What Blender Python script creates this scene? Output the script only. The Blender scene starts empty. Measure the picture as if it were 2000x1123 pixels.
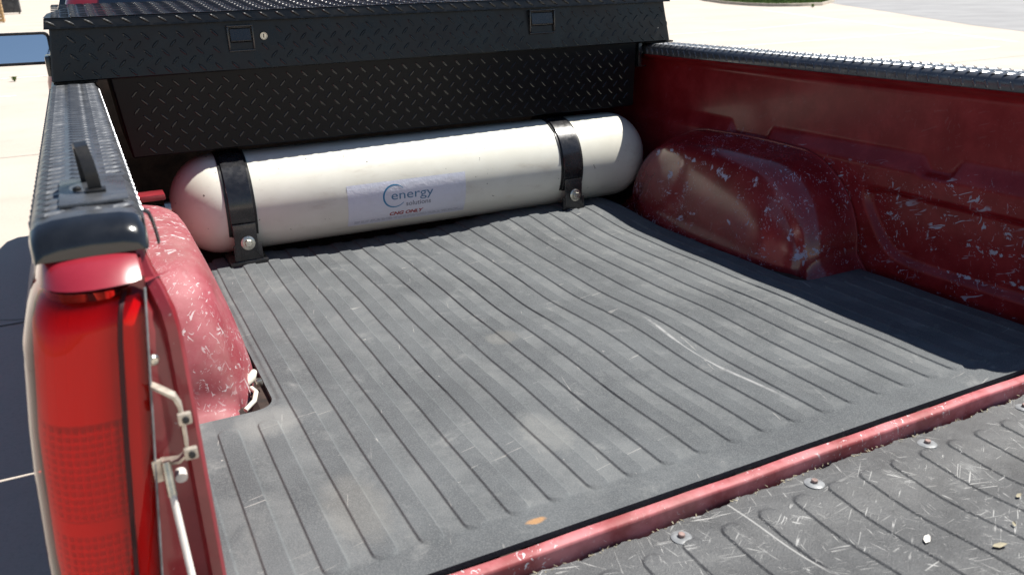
import bpy, bmesh, math, random
from mathutils import Vector, Matrix
R = math.radians
rnd = random.Random(7)
scn = bpy.context.scene

# ---------------------------------------------------------------- camera
F = 0.80                                   # bed floor height above the ground
cam_d = bpy.data.cameras.new('camera'); cam = bpy.data.objects.new('camera', cam_d)
scn.collection.objects.link(cam); scn.camera = cam
ROT = ((0.8920271046869294, 0.17893405584122862, -0.4150545122800883), (-0.45113498399508395, 0.29629105311390397, -0.8418365863161383), (-0.027656296201936017, 0.9381866634656782, 0.34502306267194505))
cam.matrix_world = Matrix.Translation((-0.84, -0.833, 1.50)) @ Matrix(ROT).to_4x4()
cam_d.sensor_width = 36; cam_d.lens = 1630 / 2000 * 36
cam_d.clip_start = 0.02; cam_d.clip_end = 1500
cam_d.dof.use_dof = True; cam_d.dof.focus_distance = 2.1; cam_d.dof.aperture_fstop = 7.0

# ---------------------------------------------------------------- sky and sun
SUN = Vector((0.571, -0.015, 1.0)).normalized()
w = bpy.data.worlds.new('World'); scn.world = w; w.use_nodes = True
nt = w.node_tree
sky = nt.nodes.new('ShaderNodeTexSky'); sky.sky_type = 'NISHITA'; sky.sun_disc = False
sky.sun_elevation = math.asin(SUN.z); sky.sun_rotation = math.atan2(SUN.x, SUN.y)
sky.air_density = 1.0; sky.dust_density = 0.05; sky.ozone_density = 1.0
bg = nt.nodes['Background']; bg.inputs['Strength'].default_value = 0.053
nt.links.new(sky.outputs[0], bg.inputs[0])
sl = bpy.data.lights.new('sun', 'SUN'); sl.energy = 5.0; sl.angle = R(0.53); sl.color = (1.0, 0.955, 0.88)
so = bpy.data.objects.new('sun', sl); scn.collection.objects.link(so)
so.rotation_euler = SUN.to_track_quat('Z', 'Y').to_euler(); so.location = (4, 2, 8)
vs = scn.view_settings
vs.view_transform = 'Standard'; vs.look = 'None'; vs.exposure = 0.80; vs.gamma = 1.0; vs.use_curve_mapping = False
scn.cycles.max_bounces = 8; scn.cycles.transparent_max_bounces = 8
scn.cycles.caustics_reflective = False; scn.cycles.caustics_refractive = False
scn.cycles.sample_clamp_indirect = 6.0

# ---------------------------------------------------------------- material helpers
class NT:
    def __init__(s, m):
        s.t = m.node_tree; s.n = s.t.nodes; s.b = s.n['Principled BSDF']
        tc = s.n.new('ShaderNodeTexCoord'); s.obj = tc.outputs['Object']
    def link(s, a, b): s.t.links.new(a, b)
    def setin(s, sock, v):
        if hasattr(v, 'is_linked') or hasattr(v, 'links'): s.link(v, sock)
        else: sock.default_value = v
    def math(s, op, a, b=0.0, clamp=False):
        n = s.n.new('ShaderNodeMath'); n.operation = op; n.use_clamp = clamp
        s.setin(n.inputs[0], a); s.setin(n.inputs[1], b); return n.outputs[0]
    def mapping(s, scale=(1, 1, 1), rot=(0, 0, 0), loc=(0, 0, 0), src=None):
        n = s.n.new('ShaderNodeMapping'); s.link(src or s.obj, n.inputs[0])
        n.inputs['Scale'].default_value = scale; n.inputs['Rotation'].default_value = rot
        n.inputs['Location'].default_value = loc; return n.outputs[0]
    def noise(s, scale, detail=3, rough=0.5, dist=0.0, vec=None):
        n = s.n.new('ShaderNodeTexNoise'); s.link(vec or s.obj, n.inputs['Vector'])
        n.inputs['Scale'].default_value = scale; n.inputs['Detail'].default_value = detail
        n.inputs['Roughness'].default_value = rough; n.inputs['Distortion'].default_value = dist
        return n.outputs[0]
    def step(s, v, lo, hi, a=0.0, b=1.0):
        n = s.n.new('ShaderNodeMapRange'); n.interpolation_type = 'SMOOTHSTEP'
        s.setin(n.inputs[0], v)
        for k, x in zip((1, 2, 3, 4), (lo, hi, a, b)): n.inputs[k].default_value = x
        return n.outputs[0]
    def mix(s, f, a, b):
        n = s.n.new('ShaderNodeMix'); n.data_type = 'RGBA'
        s.setin(n.inputs[0], f)
        for sock, v in ((n.inputs[6], a), (n.inputs[7], b)):
            if isinstance(v, tuple): sock.default_value = (*v, 1)
            else: s.link(v, sock)
        return n.outputs[2]
    def bump(s, h, strength=0.3, dist=0.001):
        n = s.n.new('ShaderNodeBump'); n.inputs['Strength'].default_value = strength
        n.inputs['Distance'].default_value = dist; s.link(h, n.inputs['Height'])
        s.link(n.outputs[0], s.b.inputs['Normal']); return n.outputs[0]
    def sep(s):
        n = s.n.new('ShaderNodeSeparateXYZ'); s.link(s.obj, n.inputs[0]); return n.outputs
    def scratch(s, rot, scale, thr, width=0.012, dist=0.4, long=5.0, across=120.0, brk=18):
        v = s.mapping((1 / long, 1 / across, 1 / across), rot); v.node.vector_type = 'TEXTURE'
        a = s.noise(scale, 1.0, 0.4, dist, v)
        m = s.step(a, thr, thr + width)
        b = s.step(s.noise(brk, 3, 0.6), 0.48, 0.60)
        return s.math('MULTIPLY', m, b)

def mat(name, base=(0.5, 0.5, 0.5), rough=0.5, metal=0.0, coat=0.0, coat_r=0.05, spec=0.5):
    m = bpy.data.materials.new(name); m.use_nodes = True
    b = m.node_tree.nodes['Principled BSDF']
    b.inputs['Base Color'].default_value = (*base, 1); b.inputs['Roughness'].default_value = rough
    b.inputs['Metallic'].default_value = metal; b.inputs['Coat Weight'].default_value = coat
    b.inputs['Coat Roughness'].default_value = coat_r; b.inputs['Specular IOR Level'].default_value = spec
    return m
M = {}
def grain(name, base, rough, var=0.25, scale=14, bscale=400, bstr=0.15, bdist=0.0006, **k):
    m = M[name] = mat(name, base, rough, **k); t = NT(m)
    n = t.noise(scale, 5, 0.65)
    lo = tuple(c * (1 - var) for c in base); hi = tuple(min(1, c * (1 + var)) for c in base)
    t.link(t.mix(t.step(n, 0.3, 0.7), lo, hi), t.b.inputs['Base Color'])
    t.link(t.step(t.noise(scale * 2.3, 4, 0.6), 0.25, 0.75, rough * 0.8, min(1, rough * 1.25)), t.b.inputs['Roughness'])
    if bstr: t.bump(t.noise(bscale, 3, 0.6), bstr, bdist)
    return m

def worn_paint(name, base, rough, coat, thr_big, thr_small, thr_scr, chip=(0.40, 0.43, 0.52), dust=0.0, rots=None, small_scale=55, faded=None, spots=(), spec=0.5, zmax=None):
    m = M[name] = mat(name, base, rough, coat=coat, coat_r=0.12, spec=spec); t = NT(m)
    big = t.step(t.noise(7.5, 9, 0.72, 0.25), thr_big, thr_big + 0.02)
    reg = t.step(t.noise(5.0, 2, 0.5), 0.40, 0.62)
    small = t.math('MULTIPLY', t.step(t.noise(small_scale, 4, 0.6, 1.2), thr_small, thr_small + 0.025), reg)
    k = t.math('MAXIMUM', big, small)
    x, y, z = t.sep(); sn = t.noise(38, 7, 0.72, 0.6)
    for (cy_, cz_, ry_, rz_, sl_, th_) in spots:      # larger bare patches: centre y, z, half sizes, slope
        a = t.math('DIVIDE', t.math('SUBTRACT', y, cy_), ry_)
        b = t.math('DIVIDE', t.math('SUBTRACT', t.math('SUBTRACT', z, cz_), t.math('MULTIPLY', t.math('SUBTRACT', y, cy_), sl_)), rz_)
        d = t.math('ADD', t.math('MULTIPLY', a, a), t.math('MULTIPLY', b, b))
        d = t.math('ADD', t.math('MULTIPLY', d, 0.16), t.math('SUBTRACT', 1.0, sn))
        k = t.math('MAXIMUM', k, t.step(d, th_, th_ + 0.03, 1.0, 0.0))
    clus = t.step(t.noise(3.6, 4, 0.6, 0.3), 0.42, 0.58, 0.12, 1.0)
    for i, r in enumerate(rots or ((R(35), R(20), R(80)), (R(-60), R(70), R(15)), (R(80), R(-30), R(50)))):
        k = t.math('MAXIMUM', k, t.math('MULTIPLY', clus, t.scratch(r, 1.5 + 0.4 * i, thr_scr, 0.012, 0.9, 7 + 3 * i, 75 + 20 * i, 14 + 5 * i)))
    if zmax: k = t.math('MULTIPLY', k, t.step(t.math('ADD', z, t.math('MULTIPLY', t.noise(6, 4, 0.6), 0.10)), zmax, zmax + 0.06, 1.0, 0.06))
    var = t.noise(11, 5, 0.65)
    f = faded or tuple(min(1, c * 1.35 + 0.012) for c in base)
    col = t.mix(t.step(var, 0.35, 0.7), base, f)
    if dust:
        col = t.mix(t.step(t.noise(4.0, 6, 0.7), 0.35, 0.75, 0.0, dust), col, (0.33, 0.27, 0.24))
    t.link(t.mix(k, col, chip), t.b.inputs['Base Color'])
    t.link(t.step(k, 0, 1, rough, 0.6), t.b.inputs['Roughness'])
    t.link(t.step(k, 0, 1, coat, 0.0), t.b.inputs['Coat Weight'])
    h = t.math('ADD', t.math('MULTIPLY', k, -0.4), t.math('MULTIPLY', t.noise(35, 4, 0.6), 0.35))
    t.bump(h, 0.5, 0.0008)
    return m

RED = (0.235, 0.010, 0.022)
m = M['red'] = mat('red_gloss_paint', RED, 0.32, coat=1.0, coat_r=0.04); t = NT(m)
t.link(t.mix(t.step(t.noise(9, 5, 0.6), 0.35, 0.7), RED, (0.29, 0.020, 0.034)), t.b.inputs['Base Color'])
t.bump(t.noise(9, 2, 0.4), 0.06, 0.004)
worn_paint('bed_red', (0.175, 0.0070, 0.010), 0.32, 0.16, 0.69, 0.76, 0.672, chip=(0.36, 0.40, 0.50), small_scale=30, spec=0.32, zmax=1.075, spots=((0.5, 0.935, 0.035, 0.018, 0.3, 0.5), (0.27, 0.918, 0.075, 0.01, 0.05, 0.5), (0.15, 0.925, 0.06, 0.014, 0.0, 0.49), (0.3, 0.845, 0.06, 0.006, 0, 0.49), (0.36, 1.045, 0.03, 0.006, 0, 0.49), (0.62, 1.055, 0.05, 0.004, 0, 0.49), (0.22, 0.97, 0.02, 0.02, 0.8, 0.47), (0.4, 0.88, 0.03, 0.004, -0.4, 0.48), (0.17, 0.86, 0.05, 0.008, 0, 0.48), (0.95, 1.055, 0.02, 0.012, 0, 0.47)))
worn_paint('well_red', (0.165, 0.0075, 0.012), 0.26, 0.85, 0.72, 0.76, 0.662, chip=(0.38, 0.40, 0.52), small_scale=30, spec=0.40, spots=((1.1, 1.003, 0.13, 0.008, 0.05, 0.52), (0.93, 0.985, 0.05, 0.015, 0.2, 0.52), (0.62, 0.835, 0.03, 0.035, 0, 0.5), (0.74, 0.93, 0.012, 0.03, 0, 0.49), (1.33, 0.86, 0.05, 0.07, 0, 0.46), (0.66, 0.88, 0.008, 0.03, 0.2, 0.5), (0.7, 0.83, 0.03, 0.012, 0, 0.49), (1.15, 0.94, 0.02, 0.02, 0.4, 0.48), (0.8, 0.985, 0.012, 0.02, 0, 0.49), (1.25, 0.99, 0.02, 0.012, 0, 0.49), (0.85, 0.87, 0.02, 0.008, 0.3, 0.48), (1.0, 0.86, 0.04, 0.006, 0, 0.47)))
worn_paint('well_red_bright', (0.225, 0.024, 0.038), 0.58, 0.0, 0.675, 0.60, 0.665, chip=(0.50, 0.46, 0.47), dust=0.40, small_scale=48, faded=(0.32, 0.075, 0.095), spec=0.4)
worn_paint('sill_red', (0.24, 0.024, 0.030), 0.66, 0.0, 0.685, 0.70, 0.69, chip=(0.62, 0.60, 0.62), dust=0.30, faded=(0.50, 0.15, 0.17))
worn_paint('jamb_red', (0.20, 0.013, 0.020), 0.34, 0.5, 0.78, 0.70, 0.78, chip=(0.45, 0.40, 0.40))

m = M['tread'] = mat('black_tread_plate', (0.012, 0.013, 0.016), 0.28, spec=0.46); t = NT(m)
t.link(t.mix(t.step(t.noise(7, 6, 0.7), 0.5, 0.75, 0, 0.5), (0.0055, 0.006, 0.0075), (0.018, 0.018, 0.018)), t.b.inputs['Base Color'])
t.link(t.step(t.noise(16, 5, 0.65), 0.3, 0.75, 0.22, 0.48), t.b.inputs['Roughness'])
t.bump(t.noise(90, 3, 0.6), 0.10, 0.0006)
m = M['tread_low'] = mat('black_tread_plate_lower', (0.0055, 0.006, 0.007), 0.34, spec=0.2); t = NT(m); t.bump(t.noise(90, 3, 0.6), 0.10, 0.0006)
M['tread_bar'] = mat('black_tread_bar', (0.010, 0.011, 0.013), 0.20, spec=0.5)
m = M['cap'] = mat('black_cap_plate', (0.020, 0.021, 0.024), 0.22, metal=0.55, spec=0.7); t = NT(m)
t.link(t.mix(t.step(t.noise(25, 5, 0.7), 0.45, 0.75, 0, 0.6), (0.105, 0.112, 0.125), (0.21, 0.215, 0.225)), t.b.inputs['Base Color'])
t.link(t.step(t.noise(40, 4, 0.6), 0.3, 0.75, 0.24, 0.42), t.b.inputs['Roughness'])
t.bump(t.noise(60, 3, 0.5), 0.12, 0.0008)
grain('strap_black', (0.014, 0.014, 0.016), 0.26, 0.4, 30, 300, 0.08, coat=0.5, coat_r=0.1)
grain('nose', (0.010, 0.011, 0.013), 0.16, 0.3, 30, 60, 0.10, 0.001, coat=0.6, coat_r=0.06)
grain('black_plastic', (0.012, 0.012, 0.013), 0.42, 0.3, 30, 500, 0.1)
grain('foam', (0.016, 0.016, 0.017), 0.95, 0.4, 90, 260, 0.8, 0.003)
grain('shade_brown', (0.030, 0.018, 0.014), 0.8, 0.6, 20, 200, 0.3)  # very dark brown; on the front wall it holds deep shade as colour
grain('zinc', (0.55, 0.53, 0.47), 0.30, 0.2, 60, 200, 0.15, metal=1.0)
grain('bracket', (0.52, 0.47, 0.40), 0.42, 0.25, 60, 200, 0.15, metal=0.55)
grain('cable', (0.66, 0.62, 0.58), 0.40, 0.15, 40, 300, 0.1)
grain('white_plug', (0.72, 0.68, 0.58), 0.5, 0.2, 60, 200, 0.2)
grain('tyre', (0.022, 0.022, 0.023), 0.8, 0.3, 20, 120, 0.4, 0.002)
grain('rim', (0.55, 0.55, 0.56), 0.32, 0.1, 20, 200, 0.05, metal=0.9)
grain('under', (0.02, 0.019, 0.018), 0.8, 0.4, 10, 100, 0.2)

grain('bracket_grey', (0.20, 0.21, 0.22), 0.45, 0.3, 60, 200, 0.2)
grain('rust_screw', (0.28, 0.20, 0.18), 0.5, 0.4, 80, 200, 0.2, metal=0.5)
grain('scrap', (0.30, 0.27, 0.19), 0.8, 0.25, 60, 200, 0.2)
grain('scrap_white', (0.75, 0.73, 0.68), 0.7, 0.1, 60, 200, 0.1)
# white cylinder paint with scuffs
m = M['tank'] = mat('tank_white', (0.72, 0.735, 0.66), 0.30, coat=0.35, coat_r=0.15); t = NT(m)
c = t.mix(t.step(t.noise(5, 5, 0.65), 0.3, 0.75), (0.68, 0.67, 0.585), (0.76, 0.755, 0.675))
spot = t.step(t.noise(48, 3, 0.6, 0.8), 0.70, 0.735)
smear = t.math('MULTIPLY', t.step(t.noise(1.8, 4, 0.65, 0.4, t.mapping((6, 14, 14))), 0.52, 0.82, 0, 0.45), 1.0)
c = t.mix(smear, c, (0.42, 0.36, 0.29)); c = t.mix(spot, c, (0.10, 0.09, 0.08))
t.link(c, t.b.inputs['Base Color'])
t.bump(t.noise(28, 3, 0.5), 0.05, 0.002)
m = M['sticker'] = mat('sticker_paper', (0.66, 0.68, 0.74), 0.25, coat=0.5, coat_r=0.08); t = NT(m)
c = t.mix(t.step(t.noise(60, 3, 0.6, 1.0), 0.75, 0.775), (0.67, 0.69, 0.78), (0.16, 0.16, 0.19))
c = t.mix(t.step(t.noise(9, 6, 0.7), 0.5, 0.8, 0, 0.5), c, (0.56, 0.55, 0.56))
t.link(c, t.b.inputs['Base Color'])
t.bump(t.noise(85, 4, 0.65, 0.5), 0.55, 0.0016)
M['ink_blue'] = mat('ink_blue', (0.020, 0.200, 0.390), 0.35)
M['ink_teal'] = mat('ink_slate_blue', (0.065, 0.180, 0.310), 0.35)
M['ink_grey'] = mat('ink_grey', (0.13, 0.15, 0.19), 0.4)
M['ink_red'] = mat('ink_red', (0.30, 0.012, 0.016), 0.4)
M['ink_faint'] = mat('ink_faint', (0.26, 0.28, 0.33), 0.4)

# ribbed rubber mat: dust, drag marks, scuffs
m = M['rubber'] = mat('bed_mat_rubber', (0.10, 0.10, 0.10), 0.78, spec=0.16); t = NT(m)
n1 = t.noise(3.2, 7, 0.68); n2 = t.noise(11, 6, 0.7, 0.4); n3 = t.noise(420, 3, 0.7)
c = t.mix(t.step(n1, 0.30, 0.70), (0.064, 0.070, 0.076), (0.106, 0.115, 0.122))
c = t.mix(t.step(n2, 0.55, 0.80, 0, 0.75), c, (0.222, 0.228, 0.226))
c = t.mix(t.step(t.noise(2.3, 4, 0.6, 0.8), 0.64, 0.82, 0, 0.2), c, (0.25, 0.245, 0.225))
c = t.mix(t.step(n3, 0.42, 0.66, 0, 0.30), c, (0.23, 0.235, 0.235))
sc = t.math('MAXIMUM', t.scratch((0, 0, R(12)), 1.4, 0.73, 0.03, 0.8, 5, 80, 7), t.scratch((0, 0, R(75)), 1.7, 0.74, 0.03, 0.8, 6, 90, 9))
spk = t.step(t.noise(70, 3, 0.6, 0.6), 0.75, 0.775)
c = t.mix(t.math('MULTIPLY', sc, 0.5), c, (0.42, 0.41, 0.39))
c = t.mix(t.math('MULTIPLY', spk, 0.7), c, (0.55, 0.53, 0.50))
gx = t.sep()[0]; fx = t.math('FRACT', t.math('ADD', t.math('DIVIDE', t.math('SUBTRACT', gx, -0.661), 0.0659), 100.25))
chan = t.math('MULTIPLY', t.math('MULTIPLY', t.step(fx, 0.46, 0.52), t.step(fx, 0.96, 1.0, 1.0, 0.0)), t.step(t.sep()[1], 0.052, 0.066))
c = t.mix(t.math('MULTIPLY', chan, t.step(t.noise(7, 6, 0.7, 0.5), 0.38, 0.70, 0.04, 0.40)), c, (0.212, 0.220, 0.220))
lng = t.noise(2.6, 7, 0.72, 0.3, t.mapping((3.2, 1.0, 1.0)))
c = t.mix(t.step(lng, 0.56, 0.74, 0, 0.28), c, (0.205, 0.210, 0.206))
c = t.mix(t.step(lng, 0.44, 0.26, 0, 0.28), c, (0.062, 0.066, 0.070))
# one long drag scratch, an orange paint smear, a pale scuffed patch
x, y, z = t.sep()
wob = t.math('ADD', t.math('MULTIPLY', t.math('SINE', t.math('MULTIPLY', y, 13.0)), 0.010), 0.158)
dx = t.math('ABSOLUTE', t.math('SUBTRACT', x, wob))
sx = t.step(dx, 0.001, 0.0055, 1.0, 0.0)
sy = t.math('MULTIPLY', t.step(y, 0.10, 0.20), t.step(y, 0.50, 0.58, 1.0, 0.0))
drag = t.math('MULTIPLY', t.math('MULTIPLY', sx, sy), t.step(t.noise(38, 4, 0.6), 0.30, 0.55, 0.10, 0.42))
c = t.mix(drag, c, (0.50, 0.50, 0.50))
def blob(cx, cy, rx, ry, edge=0.6, nz=25):
    a = t.math('DIVIDE', t.math('SUBTRACT', x, cx), rx); b = t.math('DIVIDE', t.math('SUBTRACT', y, cy), ry)
    d = t.math('ADD', t.math('MULTIPLY', a, a), t.math('MULTIPLY', b, b))
    d = t.math('ADD', d, t.math('MULTIPLY', t.noise(nz, 4, 0.65), 1.6))
    return t.step(d, 1.1, 1.1 + edge, 1.0, 0.0)
c = t.mix(t.math('MULTIPLY', blob(-0.388, 0.030, 0.017, 0.007, 0.9, 90), 0.6), c, (0.50, 0.26, 0.09))
c = t.mix(t.math('MULTIPLY', blob(-0.26, 0.235, 0.04, 0.07, 1.2, 70), 0.20), c, (0.33, 0.33, 0.31))
c = t.mix(t.math('MULTIPLY', blob(-0.60, 0.18, 0.04, 0.08, 1.6, 60), 0.12), c, (0.32, 0.29, 0.24))
c = t.mix(t.math('MULTIPLY', blob(-0.66, 0.50, 0.05, 0.05, 1.6, 60), 0.3), c, (0.30, 0.30, 0.285))
c = t.mix(t.math('MULTIPLY', blob(-0.15, 0.62, 0.035, 0.03, 1.4, 80), 0.10), c, (0.36, 0.33, 0.27))
t.link(c, t.b.inputs['Base Color'])
t.bump(t.math('ADD', t.noise(420, 3, 0.7), t.math('MULTIPLY', t.noise(140, 3, 0.6), 0.6)), 0.6, 0.0014)

# tailgate liner: black rubber with many pale scratches
m = M['liner'] = mat('tailgate_liner_rubber', (0.06, 0.06, 0.06), 0.55, spec=0.5); t = NT(m)
c = t.mix(t.step(t.noise(5, 7, 0.7), 0.3, 0.72), (0.026, 0.028, 0.031), (0.080, 0.084, 0.088))
c = t.mix(t.step(t.noise(16, 7, 0.75, 0.5), 0.56, 0.75, 0, 0.6), c, (0.20, 0.205, 0.203))
c = t.mix(t.step(t.noise(800, 2, 0.6), 0.48, 0.7, 0, 0.4), c, (0.22, 0.22, 0.22))
k = None
for i, (a, s_, th) in enumerate(((8, 1.5, 0.69), (-16, 1.9, 0.69), (34, 1.7, 0.685), (-50, 2.1, 0.69), (72, 2.0, 0.70), (-80, 1.8, 0.705))):
    q = t.scratch((0, 0, R(a)), s_, th, 0.014, 1.1, 4.5 + 0.6 * i, 130 + 14 * i, 6 + 2 * i)
    k = q if k is None else t.math('MAXIMUM', k, q)
k = t.math('MAXIMUM', k, t.step(t.noise(95, 3, 0.6, 0.8), 0.75, 0.78))
c = t.mix(t.math('MULTIPLY', k, 0.62), c, (0.48, 0.48, 0.47))
x, y, z = t.sep()
e = t.math('ABSOLUTE', t.math('SUBTRACT', t.math('ADD', x, t.math('MULTIPLY', t.math('ADD', y, 0.05), 0.10)), -0.113))
ln = t.math('MULTIPLY', t.step(e, 0.0006, 0.002, 1.0, 0.0), t.step(y, -0.26, -0.22))
c = t.mix(t.math('MULTIPLY', ln, 0.55), c, (0.45, 0.45, 0.44))
t.link(c, t.b.inputs['Base Color'])
t.bump(t.math('ADD', t.math('MULTIPLY', k, 0.7), t.math('ADD', t.noise(500, 2, 0.6), t.noise(60, 4, 0.65))), 0.6, 0.0014)

# tail lamp: tinted clear lens over a moulded backing
m = M['lens'] = bpy.data.materials.new('red_lens'); m.use_nodes = True
n = m.node_tree.nodes; n.clear(); L = m.node_tree.links.new
out = n.new('ShaderNodeOutputMaterial'); mx = n.new('ShaderNodeMixShader'); fr = n.new('ShaderNodeFresnel')
tr = n.new('ShaderNodeBsdfTransparent'); gl = n.new('ShaderNodeBsdfGlossy')
fr.inputs['IOR'].default_value = 1.36; tr.inputs['Color'].default_value = (0.97, 0.10, 0.07, 1)
gl.inputs['Roughness'].default_value = 0.035; gl.inputs['Color'].default_value = (1, 1, 1, 1)
L(fr.outputs[0], mx.inputs[0]); L(tr.outputs[0], mx.inputs[1]); L(gl.outputs[0], mx.inputs[2]); L(mx.outputs[0], out.inputs[0])
M['lamp_back'] = mat('lamp_backing', (0.95, 0.12, 0.09), 0.4)
M['lamp_dark'] = mat('lamp_divider', (0.030, 0.004, 0.006), 0.5, spec=0.25)
M['glass'] = mat('cab_glass', (0.010, 0.018, 0.035), 0.04, coat=0.5, coat_r=0.02)
M['mirror'] = mat('mirror_glass', (0.80, 0.84, 0.90), 0.02, metal=1.0)

# concrete lot, asphalt road, paint, grass
m = M['concrete'] = mat('lot_concrete', (0.56, 0.48, 0.39), 0.85, spec=0.3); t = NT(m)
c = t.mix(t.step(t.noise(0.35, 8, 0.6), 0.3, 0.7), (0.45, 0.395, 0.340), (0.51, 0.45, 0.392))
c = t.mix(t.step(t.noise(1.7, 6, 0.7), 0.5, 0.8, 0, 0.5), c, (0.35, 0.305, 0.255))
c = t.mix(t.step(t.noise(55, 4, 0.7), 0.45, 0.75, 0, 0.35), c, (0.30, 0.262, 0.22))
t.link(c, t.b.inputs['Base Color']); t.bump(t.noise(70, 5, 0.7), 0.4, 0.004)
m = M['asphalt'] = mat('road_asphalt', (0.22, 0.22, 0.225), 0.9); t = NT(m)
c = t.mix(t.step(t.noise(0.5, 6, 0.6), 0.3, 0.7), (0.23, 0.23, 0.235), (0.29, 0.29, 0.295))
t.link(c, t.b.inputs['Base Color']); t.bump(t.noise(60, 4, 0.7), 0.4, 0.004)
m = M['stripe'] = mat('worn_white_stripe', (0.8, 0.8, 0.78), 0.7); t = NT(m)
c = t.mix(t.step(t.noise(6, 7, 0.75), 0.50, 0.66, 0, 0.85), (0.74, 0.73, 0.69), (0.44, 0.39, 0.33)); t.link(c, t.b.inputs['Base Color'])
grain('joint', (0.10, 0.09, 0.08), 0.95, 0.3, 20, 100, 0.2)
grain('kerb', (0.40, 0.35, 0.29), 0.85, 0.2, 3, 60, 0.3, 0.004)
grain('soil_grass', (0.10, 0.13, 0.035), 0.9, 0.4, 3, 60, 0.4, 0.01)
grain('leaf', (0.10, 0.16, 0.030), 0.6, 0.4, 2, 60, 0)
grain('tan_wood', (0.42, 0.27, 0.13), 0.8, 0.3, 4, 60, 0.3)
grain('bin_grey', (0.055, 0.056, 0.060), 0.6, 0.3, 3, 60, 0.2)

# ---------------------------------------------------------------- object helpers
COL = scn.collection
def wloc(o):
    v = Vector((0, 0, 0))
    while o is not None: v = v + o.location; o = o.parent
    return v
def tag(o, label=None, cat=None, group=None, kind=None):
    for k, v in (('label', label), ('category', cat), ('group', group), ('kind', kind)):
        if v: o[k] = v
    return o
def empty(name, loc, label, cat, group=None):
    o = bpy.data.objects.new(name, None); COL.objects.link(o); o.location = loc; o.empty_display_size = 0.1
    return tag(o, label, cat, group)
def build(name, v, f, m, parent=None, smooth=None, kind=None, base=None):
    """verts in world coordinates; base = origin of a top-level mesh"""
    org = wloc(parent) if parent else Vector(base or (0, 0, 0))
    me = bpy.data.meshes.new(name)
    me.from_pydata([(p[0] - org.x, p[1] - org.y, p[2] - org.z) for p in v], [], f)
    me.validate(); me.update()
    bm = bmesh.new(); bm.from_mesh(me); bmesh.ops.recalc_face_normals(bm, faces=bm.faces); bm.to_mesh(me); bm.free()
    if smooth is not None:
        me.polygons.foreach_set('use_smooth', [True] * len(me.polygons))
        if smooth < 180: me.set_sharp_from_angle(angle=R(smooth))
    me.materials.append(M[m] if isinstance(m, str) else m)
    o = bpy.data.objects.new(name, me); COL.objects.link(o)
    if parent: o.parent = parent
    else: o.location = org
    if kind: o['kind'] = kind
    return o
class MB:
    def __init__(s): s.v = []; s.f = []
    def add(s, v, f):
        k = len(s.v); s.v += [tuple(p) for p in v]; s.f += [tuple(i + k for i in q) for q in f]; return s
    def box(s, a, b, bev=0.0, mtx=None):
        bm = bmesh.new(); bmesh.ops.create_cube(bm, size=1)
        c = [(a[i] + b[i]) / 2 for i in range(3)]; d = [abs(b[i] - a[i]) for i in range(3)]
        for q in bm.verts: q.co = Vector((q.co[i] * d[i] for i in range(3)))
        if bev: bmesh.ops.bevel(bm, geom=list(bm.edges), offset=min(bev, min(d) * 0.49), segments=2, affect='EDGES', profile=0.6)
        for q in bm.verts:
            q.co += Vector(c)
            if mtx is not None: q.co = mtx @ q.co
        bm.verts.index_update()
        s.add([q.co[:] for q in bm.verts], [[w_.index for w_ in f_.verts] for f_ in bm.faces]); bm.free(); return s
    def grid(s, rows, closed=False):
        """rows: list of equal-length point lists"""
        n = len(rows[0]); v = [p for r in rows for p in r]; f = []
        for i in range(len(rows) - 1):
            for j in range(n if closed else n - 1):
                k = (j + 1) % n; f.append((i * n + j, i * n + k, (i + 1) * n + k, (i + 1) * n + j))
        return s.add(v, f)
    def tube(s, pts, rad, seg=10, caps=True, flat=1.0, up=None):
        pts = [Vector(p) for p in pts]; rows = []
        for i, p in enumerate(pts):
            d = (pts[min(i + 1, len(pts) - 1)] - pts[max(i - 1, 0)]).normalized()
            u = Vector(up) if up else (Vector((0, 0, 1)) if abs(d.z) < 0.9 else Vector((0, 1, 0)))
            a = d.cross(u).normalized(); b = a.cross(d).normalized(); r = rad[i] if isinstance(rad, (list, tuple)) else rad
            rows.append([tuple(p + a * math.cos(2 * math.pi * k / seg) * r + b * math.sin(2 * math.pi * k / seg) * r * flat) for k in range(seg)])
        k0 = len(s.v); s.grid(rows, True)
        if caps: s.f.append(tuple(k0 + i for i in range(seg))); s.f.append(tuple(k0 + (len(rows) - 1) * seg + i for i in range(seg)))
        return s
    def lathe(s, prof, org, axis, seg=32):
        """prof: (radius, distance along axis)"""
        ax = Vector(axis).normalized(); u = ax.orthogonal().normalized(); w_ = ax.cross(u); o = Vector(org); rows = []
        for r, h in prof: rows.append([tuple(o + ax * h + (u * math.cos(2 * math.pi * k / seg) + w_ * math.sin(2 * math.pi * k / seg)) * r) for k in range(seg)])
        k0 = len(s.v); s.grid(rows, True)
        if prof[0][0] > 1e-6: s.f.append(tuple(k0 + i for i in range(seg)))
        if prof[-1][0] > 1e-6: s.f.append(tuple(k0 + (len(prof) - 1) * seg + i for i in range(seg)))
        return s
    def build(s, *a, **k): return build(a[0], s.v, s.f, *a[1:], **k)
def sm(a, b, x):
    if a == b: return 0.0 if x < a else 1.0
    t_ = max(0.0, min(1.0, (x - a) / (b - a))); return t_ * t_ * (3 - 2 * t_)
def lerp(a, b, t_): return a + (b - a) * t_
def pw(tab, x):
    if x <= tab[0][0]: return tab[0][1]
    for (x0, y0), (x1, y1) in zip(tab, tab[1:]):
        if x <= x1: return lerp(y0, y1, (x - x0) / (x1 - x0))
    return tab[-1][1]
def frange(a, b, step):
    n_ = max(1, round((b - a) / step)); return [a + (b - a) * i / n_ for i in range(n_ + 1)]

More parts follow.
